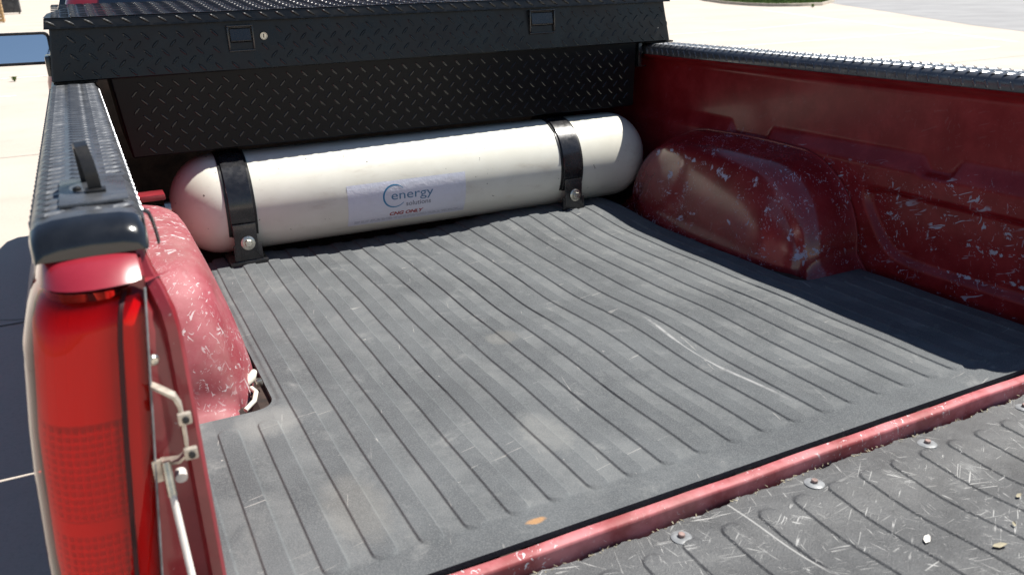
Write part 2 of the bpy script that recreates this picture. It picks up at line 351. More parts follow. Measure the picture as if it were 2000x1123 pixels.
def tread_bar(mb, c, a, b, n, L=0.0145, W=0.0040, h=0.0019):
    base = ((-1, 0), (-0.55, -0.85), (0, -1), (0.55, -0.85), (1, 0), (0.55, 0.85), (0, 1), (-0.55, 0.85))
    v = [c + a * (p * L) + b * (q * W) - n * 0.0006 for p, q in base] + [c + a * (p * L * 0.72) + b * (q * W * 0.38) + n * h for p, q in base]
    f = [(i, (i + 1) % 8, 8 + (i + 1) % 8, 8 + i) for i in range(8)] + [tuple(range(8, 16))]
    mb.add(v, f)
def treads(mb, fn, ul, vl, p, skip=None, L=0.0145, W=0.0040, h=0.0019, du=0.0):
    """fn(u,v) -> (point, U, V, N); diamond lattice of bars at +45 and -45 degrees"""
    i = 0
    for k, (ou, ov, s_) in enumerate(((0.25, 0.25, 1), (0.75, 0.75, -1))):
        for iu in range(int(ul / p) + 1):
            for iv in range(int(vl / p) + 1):
                u = (iu + ou) * p + du; v = (iv + ov) * p
                if u > ul - L * 0.75 or v > vl - L * 0.55 or u < L * 0.75 or v < L * 0.5: continue
                if skip and skip(u, v): continue
                P, U, V, N = fn(u, v); a = (U + V * s_).normalized(); b = N.cross(a)
                tread_bar(mb, P, a, b, N, L, W, h)
    return mb

# ================================================================= THE SETTING
def sheet(name, pts, z, m, kind='structure', parent=None, label=None):
    o = build(name, [(x_, y_, z) for x_, y_ in pts], [tuple(range(len(pts)))], m, parent, kind=kind if not parent else None)
    return o
ground = sheet('ground', [(-400, -400), (600, -400), (600, 600), (-400, 600)], 0.0, 'concrete')
# expansion joints in the concrete
for (x0, y0, x1, y1) in ((-30, 3.62, 40, 3.62), (-30, -1.4, 40, -1.4), (-30, 8.7, 40, 8.7)):
    build('expansion_joint', [(x0, y0 - 0.006, 0.004), (x1, y1 - 0.006, 0.004), (x1, y1 + 0.006, 0.004), (x0, y0 + 0.006, 0.004)], [(0, 1, 2, 3)], 'joint', ground)
# hairline crack running away from the truck
ck = [(-1.9, 3.95)]; x_ = -1.9
while x_ < -1.05:
    x_ += 0.05; ck.append((x_, 3.95 - (x_ + 1.9) * 0.42 + rnd.uniform(-0.012, 0.012) - 0.03))
mb = MB(); mb.grid([[(a, b - 0.003, 0.004) for a, b in ck], [(a, b + 0.003, 0.004) for a, b in ck]]); 
mb.build('crack', 'joint', ground)
# parking stripes
for (x0, y0, x1, y1) in ((9.0, 10.13, 15.4, 10.10), (7.0, 13.95, 18.0, 13.88), (7.0, 18.35, 16.2, 18.25), (16.4, 18.30, 20.6, 19.2), (7.0, 24.9, 19.8, 24.5), (-9.0, 14.55, -1.82, 14.72), (-9.0, 18.3, -0.2, 18.12), (25.6, 27.8, 16.7, 10.6)):
    d = Vector((x1 - x0, y1 - y0, 0)).normalized(); q = Vector((-d.y, d.x, 0)) * 0.06
    build('parking_stripe', [(x0 - q.x, y0 - q.y, 0.004), (x1 - q.x, y1 - q.y, 0.004), (x1 + q.x, y1 + q.y, 0.004), (x0 + q.x, y0 + q.y, 0.004)], [(0, 1, 2, 3)], 'stripe', ground)
road = sheet('road', [(10.0, -1.0), (19.62, 12.4), (21.1, 14.78), (26.2, 21.75), (31.4, 29.0), (60, 69), (120, 40), (60, -40)], 0.004, 'asphalt')
# kerbed grass island
ISL = [(28.5, 30.4), (29.2, 29.3), (30.3, 29.0), (33.9, 31.7), (40, 37.8), (47, 47), (44, 52), (38.5, 49), (33.5, 41.5), (30.4, 36.0), (28.9, 32.4)]
cen = Vector((sum(p[0] for p in ISL) / len(ISL), sum(p[1] for p in ISL) / len(ISL), 0))
def ins(k): return [(lerp(p[0], cen.x, k), lerp(p[1], cen.y, k)) for p in ISL]
island = empty('kerb_island', (cen.x, cen.y, 0), 'kerbed grass island at the edge of the lot by the road', 'kerb')
mb = MB(); rows = []
for k, z in ((0, -0.05), (0.003, 0.10), (0.006, 0.13), (0.022, 0.135), (0.026, 0.08)): rows.append([(a, b, z) for a, b in ins(k)])
mb.grid(rows, True); mb.build('kerb', 'kerb', island, smooth=40)
gi = ins(0.024); build('turf', [(a, b, 0.11) for a, b in gi], [tuple(range(len(gi)))], 'soil_grass', island)
mb = MB()
for i in range(9000):
    j = rnd.randrange(len(gi)); a = gi[j]; b = gi[(j + 1) % len(gi)]; s1, s2 = sorted((rnd.random(), rnd.random()))
    px = a[0] * s1 + b[0] * (s2 - s1) + cen.x * (1 - s2); py = a[1] * s1 + b[1] * (s2 - s1) + cen.y * (1 - s2)
    h = rnd.uniform(0.05, 0.14); an = rnd.uniform(0, 6.28); wd = 0.03
    mb.add([(px - wd * math.cos(an), py - wd * math.sin(an), 0.10), (px + wd * math.cos(an), py + wd * math.sin(an), 0.10), (px + rnd.uniform(-.05, .05), py + rnd.uniform(-.05, .05), 0.11 + h)], [(0, 1, 2)])
mb.build('grass', 'leaf', island, kind='stuff')
# weed tufts in the paving joints
def weed(x0, y0, sz, label):
    mb = MB()
    for i in range(26):
        an = rnd.uniform(0, 6.28); r_ = rnd.uniform(0.2, 1) * sz; h = rnd.uniform(0.3, 0.8) * sz; p = Vector((x0, y0, 0)); t_ = p + Vector((math.cos(an) * r_, math.sin(an) * r_, h)); q = Vector((-math.sin(an), math.cos(an), 0)) * sz * 0.10
        mid = p.lerp(t_, 0.55) + Vector((0, 0, h * 0.25)); mb.add([p - q * .3, p + q * .3, mid + q, mid - q, t_], [(0, 1, 2, 3), (3, 2, 4)])
    o = mb.build('weed', 'leaf', None, base=(x0, y0, 0)); tag(o, label, 'weed')
weed(28.55, 27.9, 0.22, 'small green weed growing in the pavement beside the kerb island')
weed(-1.95, 17.4, 0.13, 'small green weed in the pavement beside the far white stripe left')
# far things in the top left corner
bin_ = empty('waste_bin', (-5.25, 83.0, 0), 'dark grey box-shaped bin far across the lot, top left corner', 'bin')
mb = MB(); mb.box((-6.15, 82.3, 0.12), (-4.35, 83.7, 1.15), 0.05); mb.build('bin_body', 'bin_grey', bin_, smooth=40)
mb = MB(); mb.box((-6.22, 82.2, 1.16), (-4.28, 83.8, 1.26), 0.03); mb.build('lid', 'black_plastic', bin_, smooth=40)
for xx in (-5.75, -5.25, -4.75):
    mb = MB(); mb.box((xx - .04, 82.24, 0.2), (xx + .04, 82.29, 1.1), 0.01); mb.build('rib', 'bin_grey', bin_)
for xx in (-6.0, -4.5):
    for yy in (82.45, 83.5):
        mb = MB(); mb.lathe(((0.03, -.03), (0.09, -.03), (0.09, .03), (0.03, .03)), (xx, yy, 0.09), (1, 0, 0), 14); mb.build('caster', 'tyre', bin_, smooth=40)
cr = empty('wooden_crate', (-4.95, 58.5, 0), 'tan wooden crate at the far left edge of the lot', 'crate')
for i in range(6):
    z0 = 0.05 + i * 0.2
    mb = MB(); mb.box((-5.9, 58.0, z0), (-4.28, 58.03, z0 + 0.17), 0.008); mb.build('plank', 'tan_wood', cr)
    mb = MB(); mb.box((-4.29, 58.04, z0), (-4.26, 59.0, z0 + 0.17), 0.008); mb.build('plank', 'tan_wood', cr)
for xx, yy in ((-5.86, 58.06), (-4.34, 58.06), (-4.34, 58.94), (-5.86, 58.94)):
    mb = MB(); mb.box((xx - .03, yy - .025, 0.0), (xx + .03, yy + .03, 1.2), 0.006); mb.build('corner_post', 'tan_wood', cr)
mb = MB(); mb.box((-5.9, 58.0, 1.22), (-4.26, 59.0, 1.27), 0.01); mb.build('lid', 'tan_wood', cr)

# ================================================================= THE PICKUP TRUCK
truck = empty('pickup_truck', (0, 0, 0), 'red pickup truck with open tailgate seen from behind its left rear corner', 'truck')

# ---- bed floor with rear groove and sill lip
mb = MB(); rows = []
prof = [(-0.0345, F - 0.070), (-0.0372, F - 0.006), (-0.0366, F - 0.0022), (-0.0350, F - 0.0004), (-0.0205, F + 0.0010), (-0.0178, F - 0.001), (-0.0170, F - 0.006), (-0.0165, F - 0.040), (-0.0045, F - 0.040), (-0.0035, F - 0.026)]
xs = frange(-0.80, 0.80, 0.02)
rows = [[(x, y + 0.0005 * math.sin(x * 31), z + 0.0004 * math.sin(x * 17)) for x in xs] for i, (y, z) in enumerate(prof[:7])]
mb.grid(rows); mb.build('tailgate_sill', 'sill_red', truck, smooth=50)
mb = MB(); mb.grid([[(x, y, z) for x in (-0.80, 0.80)] for y, z in prof[6:]]); 
mb.build('sill_groove', 'shade_brown', truck)
mb = MB(); cs = []
x = -0.80
while x < 0.80: cs += [(x, F - 0.026), (x + 0.030, F - 0.026), (x + 0.042, F - 0.016), (x + 0.072, F - 0.016), (x + 0.084, F - 0.026)]; x += 0.10
cs = [(min(a, 0.845), b) for a, b in cs]; cs = [(-0.846, F - 0.026)] + cs + [(0.846, F - 0.026)]
mb.grid([[(a, y, b) for a, b in cs] for y in frange(-0.0035, 1.985, 0.25)]); mb.build('bed_floor', 'shade_brown', truck, smooth=30)  # red painted floor, drawn dark brown all over
mb = MB(); mb.grid([[(x, 1.985, F - 0.03), (x, 1.985, 1.0), (x, 1.99, 1.22), (x, 2.0, 1.27), (x, 2.03, 1.27)] for x in frange(-0.86, 0.86, 0.1)]); mb.build('front_wall', 'shade_brown', truck, smooth=40)  # red painted wall, its deep shade put into the colour

XO = [(0.42, 0.925), (0.55, 0.945), (0.80, 0.962), (0.95, 0.962), (1.08, 0.953), (1.186, 0.938), (1.234, 0.918), (1.262, 0.9085), (1.272, 0.900)]
def xo(z): return pw(XO, z)
def xi(z): return 0.823 + 0.039 * max(0.0, min(1.0, (1.235 - z) / 0.325))
SF = [(0, .006), (.10, .0005), (.2, -.0025), (.32, -.0042), (.45, -.0045), (.58, -.0025), (.70, .002), (.80, .009), (.88, .019), (.94, .032), (.975, .048), (.993, .066), (1.0, .088), (1.0, .125)]
LEAN = 0.125
def corner(s, i, z, push=0.0):
    """rear corner of the bed side: station i of the plan curve at height z"""
    f, y = SF[i]; X = lerp(xi(z), xo(z), f)
    q = max(0.0, min(1.0, (z - 1.2405) / 0.0245))
    Y = y - LEAN * (1.24 - z) + 0.050 * (1 - math.sqrt(1 - q)) * (1 - f ** 6)
    return (s * (X - push * max(0, f - 0.75) * 3), Y + push * (1.0 if f < 0.95 else 0.3), z)

for s in (-1, 1):
    side = 'left' if s < 0 else 'right'
    # ---- outer bed side with wheel arch, joined to the corner skin above and below the lamp
    mb = MB(); zs = [0.42, 0.5, 0.58, 0.66, 0.74, 0.82, 0.90, 0.98, 1.06, 1.13, 1.19, 1.225, 1.245, 1.262, 1.2705]
    ys = frange(0.125, 2.03, 0.05); keep = []
    base = len(mb.v)
    for y in ys:
        for z in zs:
            Y, Z = y, z; d = math.hypot(y - 1.03, z - 0.37)
            if z < 0.9 and 0.40 < d < 0.47: Y = 1.03 + (y - 1.03) / d * 0.43; Z = 0.37 + (z - 0.37) / d * 0.43
            mb.v.append((s * xo(z), Y, Z))
    n = len(zs)
    for i in range(len(ys) - 1):
        for j in range(n - 1):
            cy = (ys[i] + ys[i + 1]) / 2; cz = (zs[j] + zs[j + 1]) / 2
            if math.hypot(cy - 1.03, cz - 0.37) < 0.42: continue
            mb.f.append((i * n + j, (i + 1) * n + j, (i + 1) * n + j + 1, i * n + j + 1))
    # rail top
    mb.grid([[(s * 0.900, y, 1.2705), (s * 0.86, y, 1.274), (s * 0.822, y, 1.2705), (s * 0.8165, y, 1.264), (s * 0.8165, y, 1.2615)] for y in frange(0.05, 2.03, 0.25)])
    # corner skin above the lamp
    mb.grid([[corner(s, i, z) for i in range(len(SF))] for z in (1.2405, 1.2435, 1.247, 1.251, 1.255, 1.259, 1.262, 1.264, 1.2650)])
    mb.grid([[(corner(s, i, 1.2405)[0], corner(s, i, 1.2405)[1] + d, 1.2405 - e) for i in range(len(SF))] for d, e in ((0, 0), (0.004, 0.0015), (0.014, 0.002))])
    # corner skin below the lamp
    mb.grid([[corner(s, i, z) for i in range(len(SF))] for z in (0.42, 0.55, 0.68, 0.80)])
    mb.build('bed_side', 'red', truck, smooth=40)
    # ---- tail lamp
    lamp = MB(); zt = [0.805, 0.83] + frange(0.86, 1.18, 0.04)[0:] + [1.20, 1.212, 1.220, 1.226, 1.230, 1.2325]
    def lz(i, z, push=0.0):
        p = corner(s, i, z, push); q = sm(1.205, 1.2335, z); return (p[0] * (1 - 0.006 * q * q) , p[1] + 0.016 * q * q, z)
    lens = MB(); lens.grid([[lz(i, z) for i in range(len(SF))] for z in zt])
    tl = empty('tail_lamp', (0, 0, 0), None, None); tl.parent = truck
    lens.build('lens', 'lens', tl, smooth=180)
    bk = MB(); zb = frange(0.805, 1.225, 0.0011); fs = frange(0, 1, 0.010)
    def backp(f, z):
        X = lerp(xi(z), xo(z) - 0.008, f); y = pw(SF, f)
        Y = y - LEAN * (1.24 - z) + 0.013
        if f > 0.2 and z < 1.105:
            cell = (math.floor(f * 84 / 2) + 0); u = (f / 0.070) % 1.0; v = (z / 0.0080) % 1.0
            if abs(z - 1.0) > 0.008: Y -= 0.0055 * (min(u, 1 - u, 0.5) * 2) ** 0.6 * (min(v, 1 - v, 0.5) * 2) ** 0.6 - 0.003
        elif f > 0.2: Y += 0.004
        return (s * X, Y, z)
    bk.grid([[backp(f, z) for f in fs] for z in zb]); bk.build('backing', 'lamp_back', tl, smooth=60)
    dv = MB(); rows = []
    for z in zt[:-1]:
        a = lz(1, z, 0); b = lz(2, z, 0); p0 = Vector(a).lerp(Vector(b), 0.95); p1 = Vector(b).lerp(Vector(lz(3, z)), 0.30)
        rows.append([tuple(p0 + Vector((0, 0.010, 0))), tuple(p0 + Vector((0, -0.0008, 0))), tuple(p1 + Vector((0, -0.0008, 0))), tuple(p1 + Vector((0, 0.010, 0)))])
    dv.grid(rows); dv.build('divider', 'lamp_dark', tl, smooth=30)
    wl = MB(); wl.grid([[lz(0, z), (s * xi(z), lz(0, z)[1] + 0.045, z)] for z in zt]); wl.grid([[lz(i, zt[-1]) for i in range(len(SF))], [(lz(i, zt[-1])[0] * 0.97, lz(i, zt[-1])[1] + 0.02, 1.2345) for i in range(len(SF))]])
    wl.build('lamp_housing', 'jamb_red', tl, smooth=40)
    # dark seal along the inner edge of the lamp
    sl_ = MB(); sl_.tube([(s * (xi(z) - 0.0015), 0.006 - LEAN * (1.24 - z), z) for z in frange(0.80, 1.232, 0.03)], 0.0012, 6); sl_.build('seal', 'bracket_grey', tl, smooth=60)
    # ---- pillar (tailgate jamb)
    mb = MB(); rows = []
    for z in frange(0.72, 1.262, 0.02):
        k = sm(1.16, 1.262, z); yo = 0.016 - LEAN * (1.24 - z) * 0.55; xin = 0.795 + 0.018 * k * k
        ok = sm(1.228, 1.24, z); ysk = corner(s, 0, max(z, 1.2405))[1] + 0.004
        rows.append([(s * (xi(z) + 0.03 * (1 - ok)), lerp(yo + 0.004, ysk, ok), z), (s * (xi(z) - 0.003), lerp(yo, ysk, ok), z), (s * (xin + 0.018), yo + 0.006 + 0.02 * k * k, z), (s * (xin + 0.014), yo - 0.000 + 0.02 * k * k, z), (s * (xin + 0.004), yo - 0.001 + 0.022 * k * k, z), (s * xin, yo + 0.004 + 0.024 * k * k, z), (s * (xin + 0.001), yo + 0.02 + 0.03 * k * k, z), (s * (xin + 0.012), 0.10, z), (s * 0.85, 0.13, z)])
    mb.grid(rows); mb.build('pillar', 'jamb_red', truck, smooth=45)
    # ---- stamped inner panel
    def wedge(y): return max(sm(1.085, 1.105, y), sm(0.425, 0.45, y) * (1 - sm(0.93, 0.955, y)), 1 - sm(0.345, 0.375, y))
    def recess(y, z):
        nx, nz = 0.168, -0.115; L_ = math.hypot(nx, nz); nx /= L_; nz /= L_
        ds = [z - 0.832, 1.004 - z, y - 0.07, -((y - 0.615) * nx * 1.0 + (z - 1.0) * nz * 1.0)]
        k = 0.022; m_ = -k * math.log(sum(math.exp(-d / k) for d in ds)); return m_
    def xin_(y, z):
        zu = lerp(1.066, 1.103, wedge(y)); x = 0.8455 - 0.006 * sm(F, 1.05, z)
        x += 0.021 * sm(1.047, zu, z)
        x -= 0.046 * sm(1.225, 1.262, z) ** 2
        x += 0.015 * sm(-0.002, 0.011, recess(y, z)) * (z < 1.04)
        x += 0.0015 * math.sin(y * 7 + z * 9)
        return x
    zs = frange(F - 0.03, 1.04, 0.006) + frange(1.044, 1.112, 0.004) + frange(1.125, 1.225, 0.02) + frange(1.23, 1.262, 0.005)
    ys = frange(0.10, 1.2, 0.007) + frange(1.23, 1.985, 0.04)
    mb = MB(); mb.grid([[(s * xin_(y, z), y, z) for z in zs] for y in ys]); mb.build('inner_panel', 'bed_red', truck, smooth=60)
    # ---- wheel housing: rounded arch lofted inwards from the panel
    def arch(k):
        """profile at inset k metres (rear foot -> crown -> front foot)"""
        y0, y1, zt_, ra = 0.537 + 0.5 * k, 1.505 - 1.35 * k, 1.058 - 0.90 * k, 0.235
        pts = [(y0, F - 0.03)]
        pts += [(lerp(y0, y0 + 0.045, q), lerp(F - 0.03, zt_ - ra, q)) for q in (0.35, 0.7)]
        for i in range(15): a = math.pi - math.pi / 2 * i / 14 * 0.98; pts.append((y0 + 0.048 + ra * 0.98 + ra * 0.98 * math.cos(a), zt_ - ra + ra * math.sin(a)))
        fr_ = 0.29
        yc1 = y1 - 0.09 - fr_ * 0.9
        pts += [(lerp(pts[-1][0], yc1, q), zt_ + 0.004 * math.sin(q * 3.14)) for q in (0.25, 0.5, 0.75)]
        for i in range(15): a = math.pi / 2 * (1 - i / 14 * 0.93); pts.append((yc1 + fr_ * 0.98 * math.cos(a), zt_ - ra + ra * math.sin(a)))
        e = pts[-1]; pts += [(lerp(e[0], y1, q), lerp(e[1], F - 0.03, q)) for q in (0.5, 1.0)]
        return pts
    rows = []
    st = [(0.852, 0.0), (0.838, 0.000), (0.833, 0.003), (0.80, 0.006), (0.765, 0.010), (0.738, 0.015), (0.717, 0.024), (0.702, 0.036), (0.693, 0.052), (0.688, 0.070)]
    for x, k in st: rows.append([(s * x, y, z) for y, z in arch(k)])
    last = arch(st[-1][1])
    for q in (0.08, 0.25, 0.5, 0.75, 1.0):        # inner face leans into the bed towards the floor
        row = []
        for y, z in last:
            zn = lerp(z, F - 0.03, q); row.append((s * (st[-1][0] - 0.36 * (z - zn) * (1 - 0.30 * q)), y, zn))
        rows.append(row)
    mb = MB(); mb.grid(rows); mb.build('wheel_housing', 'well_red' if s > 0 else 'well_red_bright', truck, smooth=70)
    sb = MB(); sb.tube([(s * 0.8375, y, z) for y, z in arch(0.0)], 0.0032, 6, up=(1, 0, 0)); sb.build('weld_seam', 'jamb_red', truck, smooth=60)
    # ---- rail cap with raised tread bars
    def cp(x, y, z): return (s * x, y, z)
    prof = [(0.9115, 1.262), (0.9135, 1.264), (0.9135, 1.279), (0.911, 1.287), (0.904, 1.2925), (0.890, 1.2955), (0.86, 1.297), (0.83, 1.2955), (0.817, 1.2925), (0.810, 1.286), (0.8085, 1.278), (0.8085, 1.265), (0.8105, 1.263)]
    def nose(y): return 0.026 * (1 - math.sqrt(max(0, 1 - (max(0, 0.076 - y) / 0.044) ** 2)))
    rows = []
    for y in [0.0322, 0.0330, 0.0345, 0.037, 0.042, 0.048, 0.056, 0.066, 0.076] + frange(0.11, 2.02, 0.16):
        d = nose(y); c_ = 0.861; sh = 1 - 0.06 * (max(0, 0.076 - y) / 0.044) ** 3
        rows.append([cp(c_ + (x - c_) * sh, y, max(z - d, 1.262)) for x, z in prof])
    rows.insert(0, [(p[0], 0.0324, min(p[2], 1.2625)) for p in rows[0]])
    mb = MB(); mb.grid(rows[8:]); cap = mb.build('rail_cap', 'cap', truck, smooth=50)
    mb = MB(); mb.grid(rows[:9]); mb.build('end_cap', 'nose', cap, smooth=50)
    tb = MB()
    U, V, N = Vector((0, 1, 0)), Vector((1, 0, 0)), Vector((0, 0, 1))
    def ftop(u, v):
        x = 0.815 + v; k = (x - 0.86) / 0.045; return Vector((s * x, 0.062 + u, 1.2967 - 0.0022 * k * k)), U, Vector((s, 0, 0)), Vector((s * k * 0.05, 0, 1)).normalized()
    plate = (lambda u, v: s < 0 and 0.03 < u < 0.175 and v < 0.072)
    for row in range(3):
        for iu in range(52):
            u = 0.0285 + iu * 0.0275; v = 0.014 + row * 0.031
            if u > 1.385 or plate(u, v): continue
            P, U_, V_, N_ = ftop(u, v); sg = 1 if row % 2 else -1
            a = (U_ * 0.42 + V_ * sg).normalized(); tread_bar(tb, P, a, N_.cross(a), N_, 0.0165, 0.0062, 0.0017)
    for iu in range(52):
        u = 0.125 + iu * 0.0275
        for x, nx in ((0.9137, 1), (0.8083, -1)):
            N_ = Vector((s * nx, 0, 0.15)).normalized(); a = (Vector((0, 0.5, 1))).normalized()
            tread_bar(tb, Vector((s * x, u, 1.2745)), a, N_.cross(a), N_, 0.0105, 0.0042, 0.0017)
    tb.build('tread_bars', 'cap', cap, kind='stuff')
    # wheels
    wh = empty('wheel', (0, 0, 0), None, None); wh.parent = truck
    for wy in (1.03, 4.45):
        whl = wh if wy < 2 else empty('wheel', (0, 0, 0), None, None); whl.parent = truck
        mb = MB(); mb.lathe([(0.20, -.10), (0.30, -.115), (0.345, -.10), (0.362, -.06), (0.365, 0), (0.362, .06), (0.345, .10), (0.30, .115), (0.20, .10)], (s * 0.80, wy, 0.365), (1, 0, 0), 40); mb.build('tyre', 'tyre', whl, smooth=40)
        mb = MB(); mb.lathe([(0.0, .085), (0.06, .085), (0.07, .06), (0.15, .045), (0.19, .09), (0.203, .10), (0.203, -.10), (0.1, -.10)], (s * 0.80, wy, 0.365), (s, 0, 0), 32); mb.build('rim', 'rim', whl, smooth=40)

# ---- parts that only the left rear corner shows
striker = empty('latch_striker', (0, 0, 0), None, None); striker.parent = truck
def strip(name, pts, wdir, wid, th, m, par, seg=1):
    """flat metal strip following pts, width along wdir"""
    mb = MB(); pts = [Vector(p) for p in pts]; wv = Vector(wdir).normalized() * wid / 2; rows = []
    for i, p in enumerate(pts):
        d = (pts[min(i + 1, len(pts) - 1)] - pts[max(i - 1, 0)]).normalized(); nn = d.cross(wv).normalized() * th / 2
        rows.append([tuple(p - wv - nn), tuple(p + wv - nn), tuple(p + wv + nn), tuple(p - wv + nn)])
    k = len(mb.v); mb.grid(rows, True); mb.f.append((0, 1, 2, 3)); e = (len(rows) - 1) * 4; mb.f.append((e, e + 1, e + 2, e + 3))
    return mb.build(name, m, par, smooth=35)
yj = -0.012
strip('loop', [(-0.833, yj + .006, 1.1345), (-0.824, yj - .008, 1.133), (-0.815, yj - .013, 1.127), (-0.8115, yj - .014, 1.117), (-0.811, yj - .014, 1.10), (-0.8115, yj - .014, 1.072), (-0.813, yj - .013, 1.062), (-0.821, yj - .008, 1.054), (-0.838, yj + .004, 1.050)], (0.15, 1, 0.05), 0.012, 0.003, 'bracket', striker)
for zz in (1.105, 1.066):
    mb = MB(); mb.box((-0.816, yj - .026, zz - .006), (-0.803, yj - .019, zz + .006), 0.0015); mb.build('tab', 'bracket', striker, smooth=40)
    mb = MB(); mb.lathe([(0, .0), (0.0035, 0), (0.0035, .0025), (0, .0035)], (-0.809, yj - .0262, zz), (0, -1, 0), 10); mb.build('screw', 'black_plastic', striker, smooth=40)
strip('foot', [(-0.842, yj - .004, 1.057), (-0.842, yj - .006, 1.034)], (1, 0, 0), 0.009, 0.004, 'bracket', striker)
mb = MB(); mb.lathe([(0.006, 0), (0.006, .003), (0.004, .0045), (0.0035, .006), (0, .0065)], (-0.8275, 0.002, 1.158), (0.3, -1, 0), 16); mb.build('jamb_bolt', 'zinc', truck, smooth=40)
cable = empty('tailgate_cable', (0, 0, 0), None, None); cable.parent = truck
mb = MB(); mb.tube([(-0.8335, -0.022, 1.052), (-0.8335, -0.030, 1.03), (-0.832, -0.046, 0.99), (-0.830, -0.075, 0.935), (-0.828, -0.13, 0.86), (-0.826, -0.24, 0.80), (-0.826, -0.30, 0.786)], 0.0037, 10, up=(1, 0, 0)); mb.build('rod', 'cable', cable, smooth=60)
mb = MB(); mb.lathe([(0.0, -.005), (0.006, -.005), (0.006, .005), (0, .005)], (-0.822, -0.018, 1.035), (0, 1, 0.2), 16); mb.build('stud', 'cable', cable, smooth=40)
mb = MB(); mb.tube([(-0.8338, -0.021, 1.056), (-0.8335, -0.032, 1.022)], 0.0048, 10, up=(1, 0, 0)); mb.build('ferrule', 'zinc', cable, smooth=60)
mb = MB(); mb.box((-0.850, -0.060, 0.84), (-0.822, -0.050, 0.905), 0.002); mb.build('anchor_plate', 'bracket', cable, smooth=40)
# tie-down loop on the left rail cap
tie = empty('tie_down', (0, 0, 0), None, None); tie.parent = truck
mb = MB(); mb.box((-0.884, 0.100, 1.2965), (-0.818, 0.235, 1.3010), 0.002); mb.build('plate', 'cap', tie, smooth=40)
strip('loop', [(-0.848, 0.150, 1.300), (-0.849, 0.148, 1.318), (-0.851, 0.152, 1.334), (-0.8535, 0.163, 1.3455), (-0.855, 0.178, 1.348), (-0.856, 0.193, 1.343), (-0.856, 0.205, 1.328), (-0.855, 0.212, 1.300)], (1, 0, 0.12), 0.013, 0.0045, 'black_plastic', tie)
mb = MB(); mb.box((-0.858, 0.140, 1.3005), (-0.838, 0.158, 1.3045), 0.0015); mb.build('weld_foot', 'black_plastic', tie, smooth=40)
mb = MB(); mb.lathe([(0.0045, 0), (0.0045, .003), (0.002, .0045), (0, .0046)], (-0.866, 0.165, 1.3008), (0, 0, 1), 12); mb.build('screw', 'black_plastic', tie, smooth=40)

strip('cap_clip', [(-0.8075, 0.092, 1.288), (-0.8030, 0.090, 1.284), (-0.8005, 0.088, 1.274), (-0.7990, 0.086, 1.262), (-0.7985, 0.085, 1.252)], (0.2, 1, 0), 0.010, 0.0018, 'black_plastic', truck)
mb = MB(); mb.box((-0.85, 1.40, 1.004), (-0.705, 1.46, 1.020), .004); mb.build('corner_gusset', 'jamb_red', truck, smooth=40)
# ---- tailgate, folded down
tg = empty('tailgate', (0, 0, 0), None, None); tg.parent = truck
mb = MB(); mb.box((-0.785, -0.53, 0.700), (0.785, -0.046, 0.757), 0.012); mb.build('panel', 'jamb_red', tg, smooth=40)
def ribz(x, y): 
    p = 0.0665; c = (round((x + 0.0125) / p)) * p - 0.0125; dy = max(0.0, y + 0.098); d = math.hypot(x - c, dy) - 0.0165
    return 0.0028 * (1 - sm(-0.0012, 0.0012, d))
xs = []; x = -0.77
for i in range(-13, 14):
    c = i * 0.0665 - 0.0125
    for o in (-0.033, -0.024, -0.0190, -0.0180, -0.0165, -0.0150, -0.0140, -0.011, -0.005, 0.005, 0.011, 0.0140, 0.0150, 0.0165, 0.0180, 0.0190, 0.024): 
        if -0.775 < c + o < 0.775: xs.append(c + o)
ys = frange(-0.52, -0.14, 0.02) + frange(-0.138, -0.07, 0.002) + frange(-0.065, -0.044, 0.004)
def linz(x, y): return 0.777 + ribz(x, y) + 0.0035 * math.sin(x * 9.0 + 1.0) * sm(-0.35, -0.05, y) + 0.006 * math.sin(y * 16 + 0.7 + x * 1.2) * sm(-0.06, -0.2, y)
mb = MB(); rows = []
for j, y in enumerate(ys):
    rows.append([(x, y + (0.0022 * (math.sin(x * 57) + math.sin(x * 131 + 1) * .7 + math.sin(x * 403) * .5) if j == len(ys) - 1 else 0), linz(x, y)) for x in xs])
rows.append([(p[0], p[1] + .0005, p[2] - 0.007) for p in rows[-1]])
mb.grid(rows); mb.build('liner', 'liner', tg, smooth=50)
# torn fibres along the liner's cut edge
mb = MB()
for i in range(150):
    x = rnd.uniform(-0.76, 0.76); y = -0.043 + rnd.uniform(-.006, .001); z = linz(x, -0.046) + rnd.uniform(0, .0015); a = rnd.uniform(0, 3.14); l = rnd.uniform(.0015, .006)
    d = Vector((math.cos(a), math.sin(a), rnd.uniform(-.2, .5))) * l; q = Vector((-math.sin(a), math.cos(a), 0)) * rnd.uniform(.0004, .0010); p = Vector((x, y, z))
    mb.add([p - q, p + q, p + d + q * .5, p + d - q * .5 + Vector((0, 0, .0006))], [(0, 1, 2, 3)])
mb.build('frayed_edge', 'scrap', tg, kind='stuff')
for i in range(-2, 4):
    x = 0.037 + 0.2475 * i - 0.006; y = -0.0715 + rnd.uniform(-.002, .002); z = linz(x, y)
    wz = empty('washer_screw', (0, 0, 0), None, None)
    mb = MB(); mb.lathe([(0.0150, -.002), (0.0150, .0008), (0.0120, .0022), (0.0075, .0027), (0.005, .0026)], (x, y, z), (rnd.uniform(-.06, .06), rnd.uniform(-.06, .06), 1), 24)
    COL.objects.unlink(wz); bpy.data.objects.remove(wz)
    ws = mb.build('washer', 'liner' if False else 'bracket_grey', tg, smooth=40)
    mb = MB(); mb.lathe([(0.0050, 0.0), (0.0050, .0045), (0.0040, .0054), (0, .0056)], (x, y, z + .002), (0, 0, 1), 8); mb.build('screw_head', 'rust_screw', tg, smooth=30)
